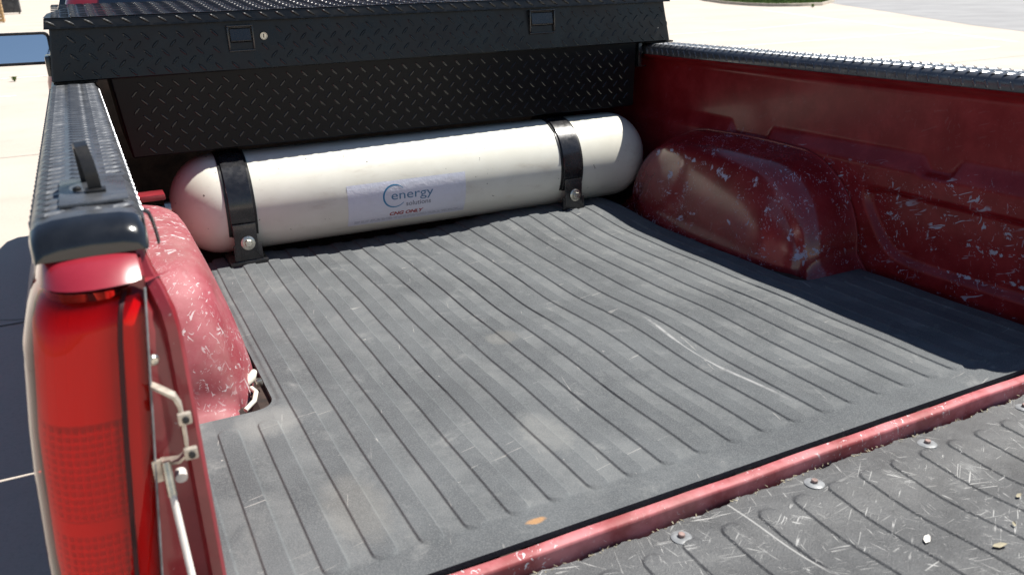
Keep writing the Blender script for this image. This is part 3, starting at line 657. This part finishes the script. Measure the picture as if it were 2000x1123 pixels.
# dried leaf scraps lying on the liner
for i, (x, y, a, l) in enumerate(((0.059, -0.243, 0.5, 0.010), (0.125, -0.300, -0.3, 0.011), (0.262, -0.236, 0.2, 0.007), (0.186, -0.279, 0.9, 0.005))):
    z = linz(x, y) + 0.0035; u = Vector((math.cos(a), math.sin(a), 0)) * l; v = Vector((-math.sin(a), math.cos(a), 0)) * l * 0.42; p = Vector((x, y, z))
    up = Vector((0, 0, .0022))
    o = build('leaf_scrap', [p - u, p - u * .3 - v, p + u * .5 - v * .8 + up, p + u + up * .5, p + u * .4 + v + up * .3, p - u * .4 + v * .9], [(0, 1, 2, 3, 4, 5)], 'scrap_white' if i == 0 else 'scrap', None, base=tuple(p))
    tag(o, ('small white paper scrap lying on the tailgate liner', 'pale dry leaf scrap on the tailgate liner near the bottom right corner', 'pale dry leaf scrap on the tailgate liner at the right edge of the photo', 'tiny dry leaf scrap on the tailgate liner between the two larger leaf scraps')[i], 'scrap', 'scraps on the tailgate')

# ---- cab, hood and front end
cabp = MB(); secs = [(0.42, .90, 2.06, 3.62), (0.60, .945, 2.05, 3.64), (0.95, .955, 2.05, 3.66), (1.25, .935, 2.05, 3.66), (1.36, .905, 2.055, 3.60), (1.44, .855, 2.06, 3.50), (1.60, .80, 2.11, 3.28), (1.74, .735, 2.17, 3.05), (1.80, .66, 2.25, 2.95), (1.815, .50, 2.35, 2.85)]
rows = []
for z, hx, y0, y1 in secs:
    r = 0.07; ring = []
    for cx_, cy_, a0 in ((hx - r, y1 - r, 0), (-hx + r, y1 - r, 90), (-hx + r, y0 + r, 180), (hx - r, y0 + r, 270)):
        for k in range(6): a = R(a0 + 18 * k); ring.append((cx_ + r * math.cos(a), cy_ + r * math.sin(a), z))
    rows.append(ring)
cabp.grid(rows, True); cabp.f.append(tuple(range(len(cabp.v) - 24, len(cabp.v))))
cab = cabp.build('cab', 'red', truck, smooth=40)
def pane(name, c4, n=(0, -1, 0), off=0.004):
    nn = Vector(n) * off; c4 = [Vector(p) for p in c4]; rows = []
    for i in range(9):
        a_, b_ = c4[0].lerp(c4[3], i / 8), c4[1].lerp(c4[2], i / 8)
        if name == 'rear_window': a_.y = b_.y = ry(a_.z)
        rows.append([tuple(a_ - nn), tuple(a_ + nn), tuple(b_ + nn), tuple(b_ - nn)])
    mb = MB(); mb.grid(rows); mb.build(name, 'glass', cab, smooth=20)
def ry(z): return pw([(a[0], a[2]) for a in secs], z)
pane('rear_window', [(-0.772, ry(1.40), 1.40), (0.772, ry(1.40), 1.40), (0.70, ry(1.70), 1.70), (-0.70, ry(1.70), 1.70)])
for xx in (-0.26, 0.26):
    mb = MB(); mb.box((xx - .012, 0, 0), (xx + .012, 0, 0)) if False else None
    build('window_bar', [(xx - .012, ry(1.40) - .008, 1.40), (xx + .012, ry(1.40) - .008, 1.40), (xx + .012, ry(1.70) - .008, 1.70), (xx - .012, ry(1.70) - .008, 1.70)], [(0, 1, 2, 3)], 'black_plastic', cab)
for s in (-1, 1): pane('side_window', [(s * .868, 2.30, 1.42), (s * .868, 3.40, 1.42), (s * .760, 3.08, 1.70), (s * .760, 2.34, 1.70)], (s, 0, 0.3), 0.012)
pane('windscreen', [(-.80, 3.52, 1.42), (.80, 3.52, 1.42), (.68, 3.12, 1.71), (-.68, 3.12, 1.71)], (0, 1, .6), 0.03)
fr_ = MB(); rows = []
for y, hx, zt_ in ((3.60, .95, 1.20), (3.9, .955, 1.19), (4.5, .955, 1.16), (5.0, .95, 1.12), (5.28, .92, 1.07), (5.36, .90, 1.0)):
    rows.append([(-hx, y, .45), (-hx - .015, y, .75), (-hx, y, zt_ - .12), (-hx + .05, y, zt_ - .04), (-hx + .15, y, zt_), (0, y, zt_ + .03), (hx - .15, y, zt_), (hx - .05, y, zt_ - .04), (hx, y, zt_ - .12), (hx + .015, y, .75), (hx, y, .45)])
fr_.grid(rows); k = len(fr_.v) - 11; fr_.f.append(tuple(range(k, k + 11))); fr_.build('front_body', 'red', truck, smooth=40)
mb = MB(); mb.box((-.92, 5.36, .42), (.92, 5.50, .62), .03); mb.build('front_bumper', 'rim', truck, smooth=40)
mb = MB(); mb.box((-.72, 0.05, .50), (.72, 5.2, .70), .03); mb.build('chassis', 'under', truck, smooth=40)
mb = MB(); mb.box((-.90, -.13, .46), (.90, -.02, .64), .03); mb.build('rear_bumper', 'rim', truck, smooth=40)
# door mirrors
for s in (-1, 1):
    mir = empty('side_mirror', (0, 0, 0), None, None); mir.parent = truck
    T = Matrix.Translation((s * 1.050, 3.32, 1.287)) @ Matrix.Rotation(R(-9), 4, 'X') @ Matrix.Rotation(R(-4 * s), 4, 'Z')
    mb = MB(); out_ = []
    def rr(hx, hz, r, y, n=6):
        ring = []
        for cx_, cz_, a0 in ((hx - r, hz - r, 0), (-hx + r, hz - r, 90), (-hx + r, -hz + r, 180), (hx - r, -hz + r, 270)):
            for k in range(n): a = R(a0 + 90 * k / (n - 1)); ring.append(tuple(T @ Vector((cx_ + r * math.cos(a), y, cz_ + r * math.sin(a)))))
        return ring
    hx, hz = 0.120, 0.066
    mb.grid([rr(hx - .012, hz - .012, .016, .002), rr(hx - .010, hz - .010, .016, -.006), rr(hx - .003, hz - .003, .02, -.006), rr(hx, hz, .02, .0), rr(hx - .002, hz - .002, .02, .03), rr(hx - .02, hz - .015, .02, .07), rr(hx - .06, hz - .035, .02, .085)], True)
    k = len(mb.v) - 24; mb.f.append(tuple(range(k, k + 24))); mb.build('housing', 'black_plastic', mir, smooth=40)
    g = rr(hx - .011, hz - .011, .016, .0); build('mirror_pane', g, [tuple(range(24))], 'mirror', mir)
    mb = MB(); mb.box((s * 0.88, 3.33, 1.235), (s * 0.975, 3.40, 1.30), .012); mb.build('arm', 'black_plastic', mir, smooth=40)

# ================================================================= RUBBER BED MAT
def rbox(x, y, cx_, cy_, hx, hy, r):
    qx, qy = abs(x - cx_) - hx + r, abs(y - cy_) - hy + r
    return math.hypot(max(qx, 0), max(qy, 0)) + min(max(qx, qy), 0) - r
def mat_sdf(x, y):
    a = rbox(x, y, 0, 0.279, 0.822, 0.277, 0.006); b = rbox(x, y, -0.004, 0.75, 0.630, 0.73, 0.05); k = 0.045
    h = max(k - abs(a - b), 0) / k; return min(a, b) - h * h * k * 0.25
PIT = 0.0659; X0 = -0.661
def mat_rib(x, y):
    i = round((x - X0) / PIT); c = X0 + i * PIT
    y1 = 0.500 if abs(c) > 0.60 else 9.0
    if abs(c) > 0.80: return 0.0
    yy = 0.070 - y if y < 0.070 else (y - (y1 - 0.012) if y > y1 - 0.012 else 0.0)
    d = math.hypot(x - c, max(0.0, yy)) - 0.0168
    return 0.0033 * (1 - sm(-0.0013, 0.0013, d))
def g2(x, y, cx_, cy_, sx, sy): return math.exp(-((x - cx_) / sx) ** 2 - ((y - cy_) / sy) ** 2)
def mat_z(x, y):
    z = F - 0.003 + mat_rib(x, y)
    z += 0.023 * sm(1.05, 1.42, y) * sm(0.0, 0.32, x) + 0.010 * sm(1.2, 1.45, y) * sm(-0.3, -0.5, x)
    z += -0.0065 * g2(x, y, 0.08, 0.80, 0.20, 0.13) + 0.004 * g2(x, y, 0.05, 0.50, 0.22, 0.10) - 0.005 * g2(x, y, 0.07, 0.31, 0.26, 0.10) + 0.004 * g2(x, y, -0.28, 1.05, 0.25, 0.2) + 0.003 * g2(x, y, 0.35, 0.45, 0.2, 0.16) - 0.003 * g2(x, y, -0.25, 0.55, 0.14, 0.12)
    z += 0.0007 * math.sin(y * 23 + x * 5) * sm(0.05, 0.2, y)
    d = mat_sdf(x, y); z -= 0.0018 * (1 - sm(-0.011, -0.008, d)) * 0 + 0.0018 * sm(-0.0105, -0.0085, d)
    return z
xs = []
for i in range(-3, 24):
    c = X0 + i * PIT
    for o in (-0.0300, -0.0240, -0.0192, -0.0182, -0.0168, -0.0154, -0.0144, -0.0110, -0.005, 0.001, 0.007, 0.0115, 0.0144, 0.0154, 0.0168, 0.0182, 0.0192, 0.0240, 0.0300):
        if abs(c + o) < 0.828: xs.append(c + o)
xs = sorted(xs + [-0.8235, 0.8235, -.812, .812, -.634, -.624, .626])
ys = [0.0005, 0.005, 0.0102, 0.0125, 0.02, 0.03] + frange(0.036, 0.09, 0.0022) + frange(0.10, 0.47, 0.0154) + frange(0.476, 0.62, 0.004) + frange(0.635, 1.48, 0.0165)
nx = len(xs); vid = {}; V_ = []; Fc = []
sd = [[mat_sdf(x, y) for x in xs] for y in ys]
def vtx(i, j):
    if (i, j) in vid: return vid[i, j]
    x, y = xs[i], ys[j]
    for _ in range(3):
        d = mat_sdf(x, y)
        if d <= 0: break
        e = 1e-4; gx = (mat_sdf(x + e, y) - mat_sdf(x - e, y)) / 2e-4; gy = (mat_sdf(x, y + e) - mat_sdf(x, y - e)) / 2e-4; g = gx * gx + gy * gy or 1
        x -= gx * d / g; y -= gy * d / g
    V_.append((x, y, mat_z(x, y))); vid[i, j] = len(V_) - 1; return vid[i, j]
for j in range(len(ys) - 1):
    for i in range(nx - 1):
        if min(sd[j][i], sd[j][i + 1], sd[j + 1][i], sd[j + 1][i + 1]) < -1e-5 and (sd[j][i] + sd[j][i + 1] + sd[j + 1][i] + sd[j + 1][i + 1]) < 0.010:
            Fc.append((vtx(i, j), vtx(i + 1, j), vtx(i + 1, j + 1), vtx(i, j + 1)))
edges = {}
for f in Fc:
    for a, b in zip(f, f[1:] + f[:1]): edges[tuple(sorted((a, b)))] = edges.get(tuple(sorted((a, b))), 0) + 1
low = {}
def lowv(a):
    if a not in low: V_.append((V_[a][0], V_[a][1], V_[a][2] - 0.010)); low[a] = len(V_) - 1
    return low[a]
for (a, b), k in edges.items():
    if k == 1: Fc.append((a, b, lowv(b), lowv(a)))
mt = build('rubber_bed_mat', V_, Fc, 'rubber', None, smooth=50, base=(0, 0, F))
tag(mt, 'black ribbed rubber mat covering the floor of the truck bed', 'mat')

# ================================================================= TOOLBOX
tbx = empty('toolbox', (0, 1.70, 1.30), 'black diamond plate crossover toolbox straddling the bed rails behind the cab', 'toolbox')
YF = 1.460
def prism(rows_, name, m, par, smooth=35):
    mb = MB(); mb.grid(rows_, True); n = len(rows_[0]); k = (len(rows_) - 1) * n
    mb.f.append(tuple(range(n))); mb.f.append(tuple(k + i for i in range(n))); return mb.build(name, m, par, smooth=smooth)
def brow(xa, xb, ya, yb, z, c=0.004): return [(xa + c, ya, z), (xb - c, ya, z), (xb, ya + c, z), (xb, yb - c, z), (xb - c, yb, z), (xa + c, yb, z), (xa, yb - c, z), (xa, ya + c, z)]
def yt(z): return YF - 0.006 + 0.014 * (z - 1.305) / 0.125
def exl(z): return lerp(-0.905, -0.888, (z - 1.301) / 0.123)
def exr(z): return lerp(0.886, 0.866, (z - 1.301) / 0.123)
tray = prism([brow(exl(1.302) + .003, exr(1.302) - .003, yt(1.302) + .003, 1.955, 1.302), brow(exl(1.305), exr(1.305), yt(1.305), 1.958, 1.305), brow(exl(1.43), exr(1.43), yt(1.43), 1.958, 1.43)], 'upper_tray', 'tread', tbx)
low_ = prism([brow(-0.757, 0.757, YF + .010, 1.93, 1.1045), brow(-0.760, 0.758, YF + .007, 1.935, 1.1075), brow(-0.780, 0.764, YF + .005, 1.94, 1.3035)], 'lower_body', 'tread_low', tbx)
# lid with chamfered corners and a crowned top
LX0, LX1, LZ0, LZ1 = -0.899, 0.879, 1.4225, 1.4475
def lring(z, e=0.0, c=0.0):
    e = e + (0.004 if z > LZ0 + .01 else 0)
    return [(LX0 + c + e, YF - .010 + e, z), (LX1 - c - e, YF - .010 + e, z), (LX1 - e, YF - .010 + c + e, z), (LX1 - e, 1.972 - c - e, z), (LX1 - c - e, 1.972 - e, z), (LX0 + c + e, 1.972 - e, z), (LX0 + e, 1.972 - c - e, z), (LX0 + e, YF - .010 + c + e, z)]
mb = MB(); mb.grid([lring(LZ0, .006, .002), lring(LZ0, 0, .002), lring(LZ1 - .002, 0, .002), lring(LZ1, .003, .003)], True)
nx_ = 24; rows = []
for i in range(11):
    v = i / 10; y = lerp(YF - .007, 1.969, v); zc = LZ1 + 0.022 * sm(0, .75, v)
    rows.append([(lerp(LX0 + .003, LX1 - .003, j / nx_), y, LZ1 + (zc - LZ1) * min(1, min(j, nx_ - j) / 0.8)) for j in range(nx_ + 1)])
mb.grid(rows); lid = mb.build('lid', 'tread', tbx, smooth=30)
X_, Y_, Z_ = Vector((1, 0, 0)), Vector((0, 1, 0)), Vector((0, 0, 1)); NF = Vector((0, -1, 0))
LAT = ((-0.493, -0.427, 1.348, 1.413), (0.372, 0.458, 1.347, 1.416))
def skipl(u, v):
    x, z = -0.897 + u, 1.306 + v
    if abs(x + 0.402) < 0.022 and abs(z - 1.383) < 0.02: return True
    return any(a - .02 < x < b + .02 and c - .018 < z < d + .02 for a, b, c, d in LAT) or x < exl(z) + .014 or x > exr(z) - .014
mb = MB(); treads(mb, lambda u, v: (Vector((-0.897 + u, yt(1.306 + v), 1.306 + v)), X_, Vector((0, -.112, -1)).normalized(), Vector((0, -1, .112)).normalized()), 1.776, 0.115, 0.0405, skipl); mb.build('tread_bars', 'tread_bar', tray, kind='stuff')
mb = MB(); treads(mb, lambda u, v: (Vector((-0.762 + u, YF + .0070 - .002 * (v / 0.196), 1.109 + v)), X_, -Z_, NF), 1.516, 0.192, 0.0405, lambda u, v: u < .022); mb.build('tread_bars', 'tread_bar', low_, kind='stuff')
mb = MB()
for i in range(44):
    a = (X_ - Z_ * 0.62).normalized(); P = Vector((LX0 + .016 + i * .0405, YF - .010, 1.4352)); 
    if P.x < LX1 - .012: tread_bar(mb, P, a, NF.cross(a), NF, 0.0150, 0.0032, 0.0019)
def ftop(u, v):
    yy = YF - .004 + v; k = v / 0.512; zz = LZ1 + 0.022 * sm(0, .75, k); e = 0.01; sl2 = (0.022 * sm(0, .75, k + e) - 0.022 * sm(0, .75, k - e)) / (2 * e * .512)
    n_ = Vector((0, -sl2, 1)).normalized(); return Vector((LX0 + .012 + u, yy, zz)), X_, Vector((0, 1, sl2)).normalized(), n_
treads(mb, ftop, LX1 - LX0 - .024, 0.50, 0.0405, None, du=0.006); mb.build('tread_bars', 'tread_bar', lid, kind='stuff')
# recessed paddle latches and the key lock
YF = YF + 0.003
for k, (a, b, c, d) in enumerate(LAT):
    lt = empty('paddle_latch', (0, 0, 0), None, None); lt.parent = tbx
    org = wloc(tbx); lt.location = (0, 0, 0)
    mb = MB(); fw = 0.0045
    for (p, q) in (((a, c), (b, c + fw)), ((a, d - fw), (b, d)), ((a, c + fw), (a + fw, d - fw)), ((b - fw, c + fw), (b, d - fw))):
        mb.box((p[0], YF - .010, p[1]), (q[0], YF + .002, q[1]), 0.0018)
    mb.build('frame', 'strap_black', lt, smooth=40)
    mb = MB(); mb.add([(a, YF - .0009, c), (b, YF - .0009, c), (b, YF - .0009, d), (a, YF - .0009, d)], [(0, 1, 2, 3)]); mb.build('recess', 'black_plastic', lt)
    mb = MB(); h = d - c; pts = [(YF - .002, d - .008), (YF - .0045, d - .010), (YF - .0085, c + h * .50), (YF - .0095, c + h * .42), (YF - .0075, c + h * .37), (YF - .003, c + h * .33)]
    mb.grid([[(xx, y, z) for y, z in pts] for xx in (a + .008, b - .008)]); mb.add([(a + .008, y, z) for y, z in pts], [tuple(range(6))]); mb.add([(b - .008, y, z) for y, z in pts], [tuple(range(6))])
    mb.build('paddle', 'strap_black', lt, smooth=30)
lk = empty('key_lock', (0, 0, 0), None, None); lk.parent = tbx
mb = MB(); mb.lathe([(0.0105, 0), (0.0105, .003), (0.0092, .005), (0.0080, .005), (0.0072, .0035), (0, .0035)], (-0.402, YF, 1.383), (0, -1, 0), 24); mb.build('barrel', 'zinc', lk, smooth=40)
mb = MB(); mb.box((-0.4032, YF - .0045, 1.378), (-0.4008, YF - .0030, 1.388)); mb.build('keyway', 'black_plastic', lk)
YF = 1.460
for s, xx in ((-1, exl(1.335)), (1, exr(1.335))):
    mb = MB(); mb.box((xx - .010 if s < 0 else xx - .004, 1.475, 1.315), (xx + .004 if s < 0 else xx + .009, 1.56, 1.362), .005); mb.build('end_handle', 'strap_black', tbx, smooth=40)
for s in (-1, 1):
    mb = MB(); mb.box((s * .905 if s > 0 else -.902, YF + .002, 1.2965), (s * .812 if s > 0 else -.806, 1.95, 1.3022), .002)
    mb.v = [(p[0], p[1], p[2]) for p in mb.v]; mb.build('foam_pad', 'foam', tbx, smooth=40)
mb = MB(); mb.box((0.775, YF + .010, 1.225), (0.7875, YF + .035, 1.30), .002).box((0.775, YF + .010, 1.225), (0.806, YF + .035, 1.229), .001); mb.build('mounting_hook', 'strap_black', tbx, smooth=40)

# ================================================================= GAS CYLINDER
TR, TZ = 0.137, 0.9485
tank = empty('gas_cylinder', (0.05, 1.515, F), 'long white gas cylinder strapped across the front of the bed below the toolbox', 'cylinder')
AX = Vector((1, -0.026, 0)).normalized(); T0 = Vector((0.05, 1.515, TZ)); HL = 0.742
TB = Vector((0, 0, 1)).cross(AX).normalized()       # horizontal normal pointing forward (+y)
def cyl(xl, ang, r=TR):
    """axial distance from the middle, angle from the top towards the tailgate"""
    return T0 + AX * xl + (Vector((0, 0, 1)) * math.cos(ang) - TB * math.sin(ang)) * r
prof = []
for i in range(13): a = math.pi / 2 * i / 12; prof.append((TR * math.sin(a), -HL + 0.125 * (1 - math.cos(a))))
prof += [(r, -h) for r, h in reversed(prof)]
mb = MB(); mb.lathe(prof, T0, AX, 72); mb.build('shell', 'tank', tank, smooth=180)
def band(name, xl, wid, r0, r1, a0, a1, m, bev=0.0):
    mb = MB(); rows = []
    for a in frange(a0, a1, R(4)):
        rows.append([tuple(cyl(xl - wid / 2, a, r0)), tuple(cyl(xl - wid / 2, a, r1 - bev)), tuple(cyl(xl - wid / 2 + bev, a, r1)), tuple(cyl(xl + wid / 2 - bev, a, r1)), tuple(cyl(xl + wid / 2, a, r1 - bev)), tuple(cyl(xl + wid / 2, a, r0))])
    mb.grid(rows, True); mb.f.append(tuple(range(6))); k = len(mb.v) - 6; mb.f.append(tuple(range(k, k + 6)))
    return mb.build(name, m, tank, smooth=40)
for xs_ in (-0.575, 0.418):
    st_ = band('strap', xs_, 0.062, TR + .001, TR + .0065, R(-112), R(119), 'strap_black', .0012)
    band('strap_liner', xs_, 0.076, TR - .001, TR + .0025, R(-112), R(119), 'black_plastic')
    c0 = T0 + AX * xs_
    # clamp tab hanging from the strap end, bolted to a foot
    e = cyl(xs_, R(108), TR + .004)
    mb = MB(); mb.box((e.x - .030, e.y - .012, F + .030), (e.x + .030, e.y - .007, e.z + .012), .0015)
    mb.box((e.x - .029, e.y - .010, e.z - .004), (e.x + .029, e.y + .012, e.z + .010), .0015); mb.build('clamp_tab', 'strap_black', tank, smooth=40)
    mb = MB(); mb.box((e.x - .048, e.y - .014, F - .010), (e.x + .052, e.y + .22, F + .016), .002)
    mb.box((e.x - .034, e.y - .008, F + .010), (e.x + .040, e.y + .002, F + .060), .002); mb.build('foot', 'strap_black', tank, smooth=40)
    bl = MB(); bc = (e.x + .004, e.y - .0145, F + .066)
    bl.lathe([(0.0185, 0), (0.0185, .002), (0.0165, .003), (0.009, .003)], bc, (0, -1, 0.12), 28); bl.build('washer', 'zinc', tank, smooth=40)
    bl = MB(); bl.lathe([(0.0105, .002), (0.0105, .009), (0.0090, .0108), (0.0, .0112)], bc, (0, -1, 0.12), 6); bl.build('bolt_head', 'zinc', tank, smooth=30)
# end boss and valve on the hidden left end
mb = MB(); mb.lathe([(0.030, 0), (0.030, .018), (0.018, .020), (0.018, .05), (0, .05)], T0 - AX * (HL - .006), -AX, 20); mb.build('end_boss', 'zinc', tank, smooth=40)

# sticker with its lettering, wrapped on the shell
sx0, sx1, sa0, sa1 = -0.2905, 0.0620, R(76.5), R(131)
mb = MB(); mb.grid([[tuple(cyl(x, a, TR + .0006)) for x in frange(sx0, sx1, .02)] for a in frange(sa0, sa1, R(3))]); label = mb.build('label', 'sticker', tank, smooth=180)
def wrap(name, pts, faces, m, lift=.0009):
    bm = bmesh.new(); vv = [bm.verts.new((p[0], p[1], 0)) for p in pts]; 
    for f in faces:
        try: bm.faces.new([vv[i] for i in f])
        except ValueError: pass
    lo = min(p[1] for p in pts); hi = max(p[1] for p in pts); y = lo + .003
    while y < hi:
        g = list(bm.verts) + list(bm.edges) + list(bm.faces); bmesh.ops.bisect_plane(bm, geom=g, dist=1e-7, plane_co=(0, y, 0), plane_no=(0, 1, 0)); y += .003
    bm.verts.index_update()
    v = [tuple(cyl(q.co.x, -q.co.y / TR, TR + lift)) for q in bm.verts]; f = [[q.index for q in ff.verts] for ff in bm.faces]; bm.free()
    return build(name, v, f, m, label)
def text(name, body, x0, x1, abase, size, m, bold=0.0, shear=0.0):
    cu = bpy.data.curves.new(name, 'FONT'); cu.body = body; cu.size = size; cu.offset = bold; cu.shear = shear; cu.resolution_u = 4
    o = bpy.data.objects.new(name, cu); COL.objects.link(o); dg = bpy.context.evaluated_depsgraph_get(); dg.update()
    me = bpy.data.meshes.new_from_object(o.evaluated_get(dg)); bpy.data.objects.remove(o)
    xs2 = [v.co.x for v in me.vertices]; a, b = min(xs2), max(xs2)
    pts = [(x0 + (v.co.x - a) / (b - a) * (x1 - x0), -abase * TR + v.co.y) for v in me.vertices]
    wrap(name, pts, [list(p.vertices) for p in me.polygons], m); bpy.data.meshes.remove(me)
dx_ = -0.05
text('lettering', 'energy', -0.1155 + dx_, 0.0105 + dx_, R(99.4), 0.037, 'ink_teal', 0.0)
text('lettering', 'solutions', -0.072 + dx_, 0.003 + dx_, R(109.5), 0.0215, 'ink_grey', 0.0001)
text('lettering', 'CNG ONLY', -0.120 + dx_, -0.018 + dx_, R(121.2), 0.0165, 'ink_red', 0.0007, 0.2)
pts = []; fa = []; n = 40; cxx = -0.106 + dx_; cyy = -R(95.2) * TR
for i in range(n + 1):
    a = R(38) + (R(322) - R(38)) * i / n; tk = 0.0016 + 0.0034 * math.sin(math.pi * min(1, max(0, i / n)) ** 0.9)
    pts += [(cxx + math.cos(a) * (0.0345 - tk), cyy + math.sin(a) * (0.0345 - tk)), (cxx + math.cos(a) * 0.0345, cyy + math.sin(a) * 0.0345)]
    if i: fa.append((2 * i - 2, 2 * i - 1, 2 * i + 1, 2 * i))
wrap('emblem_arc', pts, fa, 'ink_blue')
for r_, aa in enumerate((124.5, 126.0, 127.5)):                      # rows of unreadable small print
    x = sx0 + .018; pts = []; fa = []
    while x < sx1 - .02:
        l = rnd.uniform(.006, .02); k = len(pts); yb = -R(aa) * TR; pts += [(x, yb), (x + l, yb), (x + l, yb + .0011), (x, yb + .0011)]; fa.append((k, k + 1, k + 2, k + 3)); x += l + rnd.uniform(.002, .006)
    wrap('small_print', pts, fa, 'ink_faint')

# ================================================================= SMALL THINGS IN THE BED
pl = empty('wire_plug', (-0.652, 0.655, F - 0.016), 'pale plastic wire plug lying between left wheel housing and mat', 'plug')
mb = MB(); mb.tube([(-0.668, 0.665, F - .002), (-0.655, 0.672, F + .006), (-0.646, 0.690, F + .010)], [.007, .009, .006], 10); mb.build('connector', 'white_plug', pl, smooth=50)
mb = MB(); mb.box((-0.651, 0.650, F - .006), (-0.638, 0.664, F + .008), .003); mb.build('clip', 'zinc', pl, smooth=40)
mb = MB(); mb.tube([(-0.660, 0.650, F - .004), (-0.656, 0.625, F - .002), (-0.664, 0.60, F - .006), (-0.684, 0.582, F - .012)], .0045, 10); mb.build('hose', 'white_plug', pl, smooth=50)
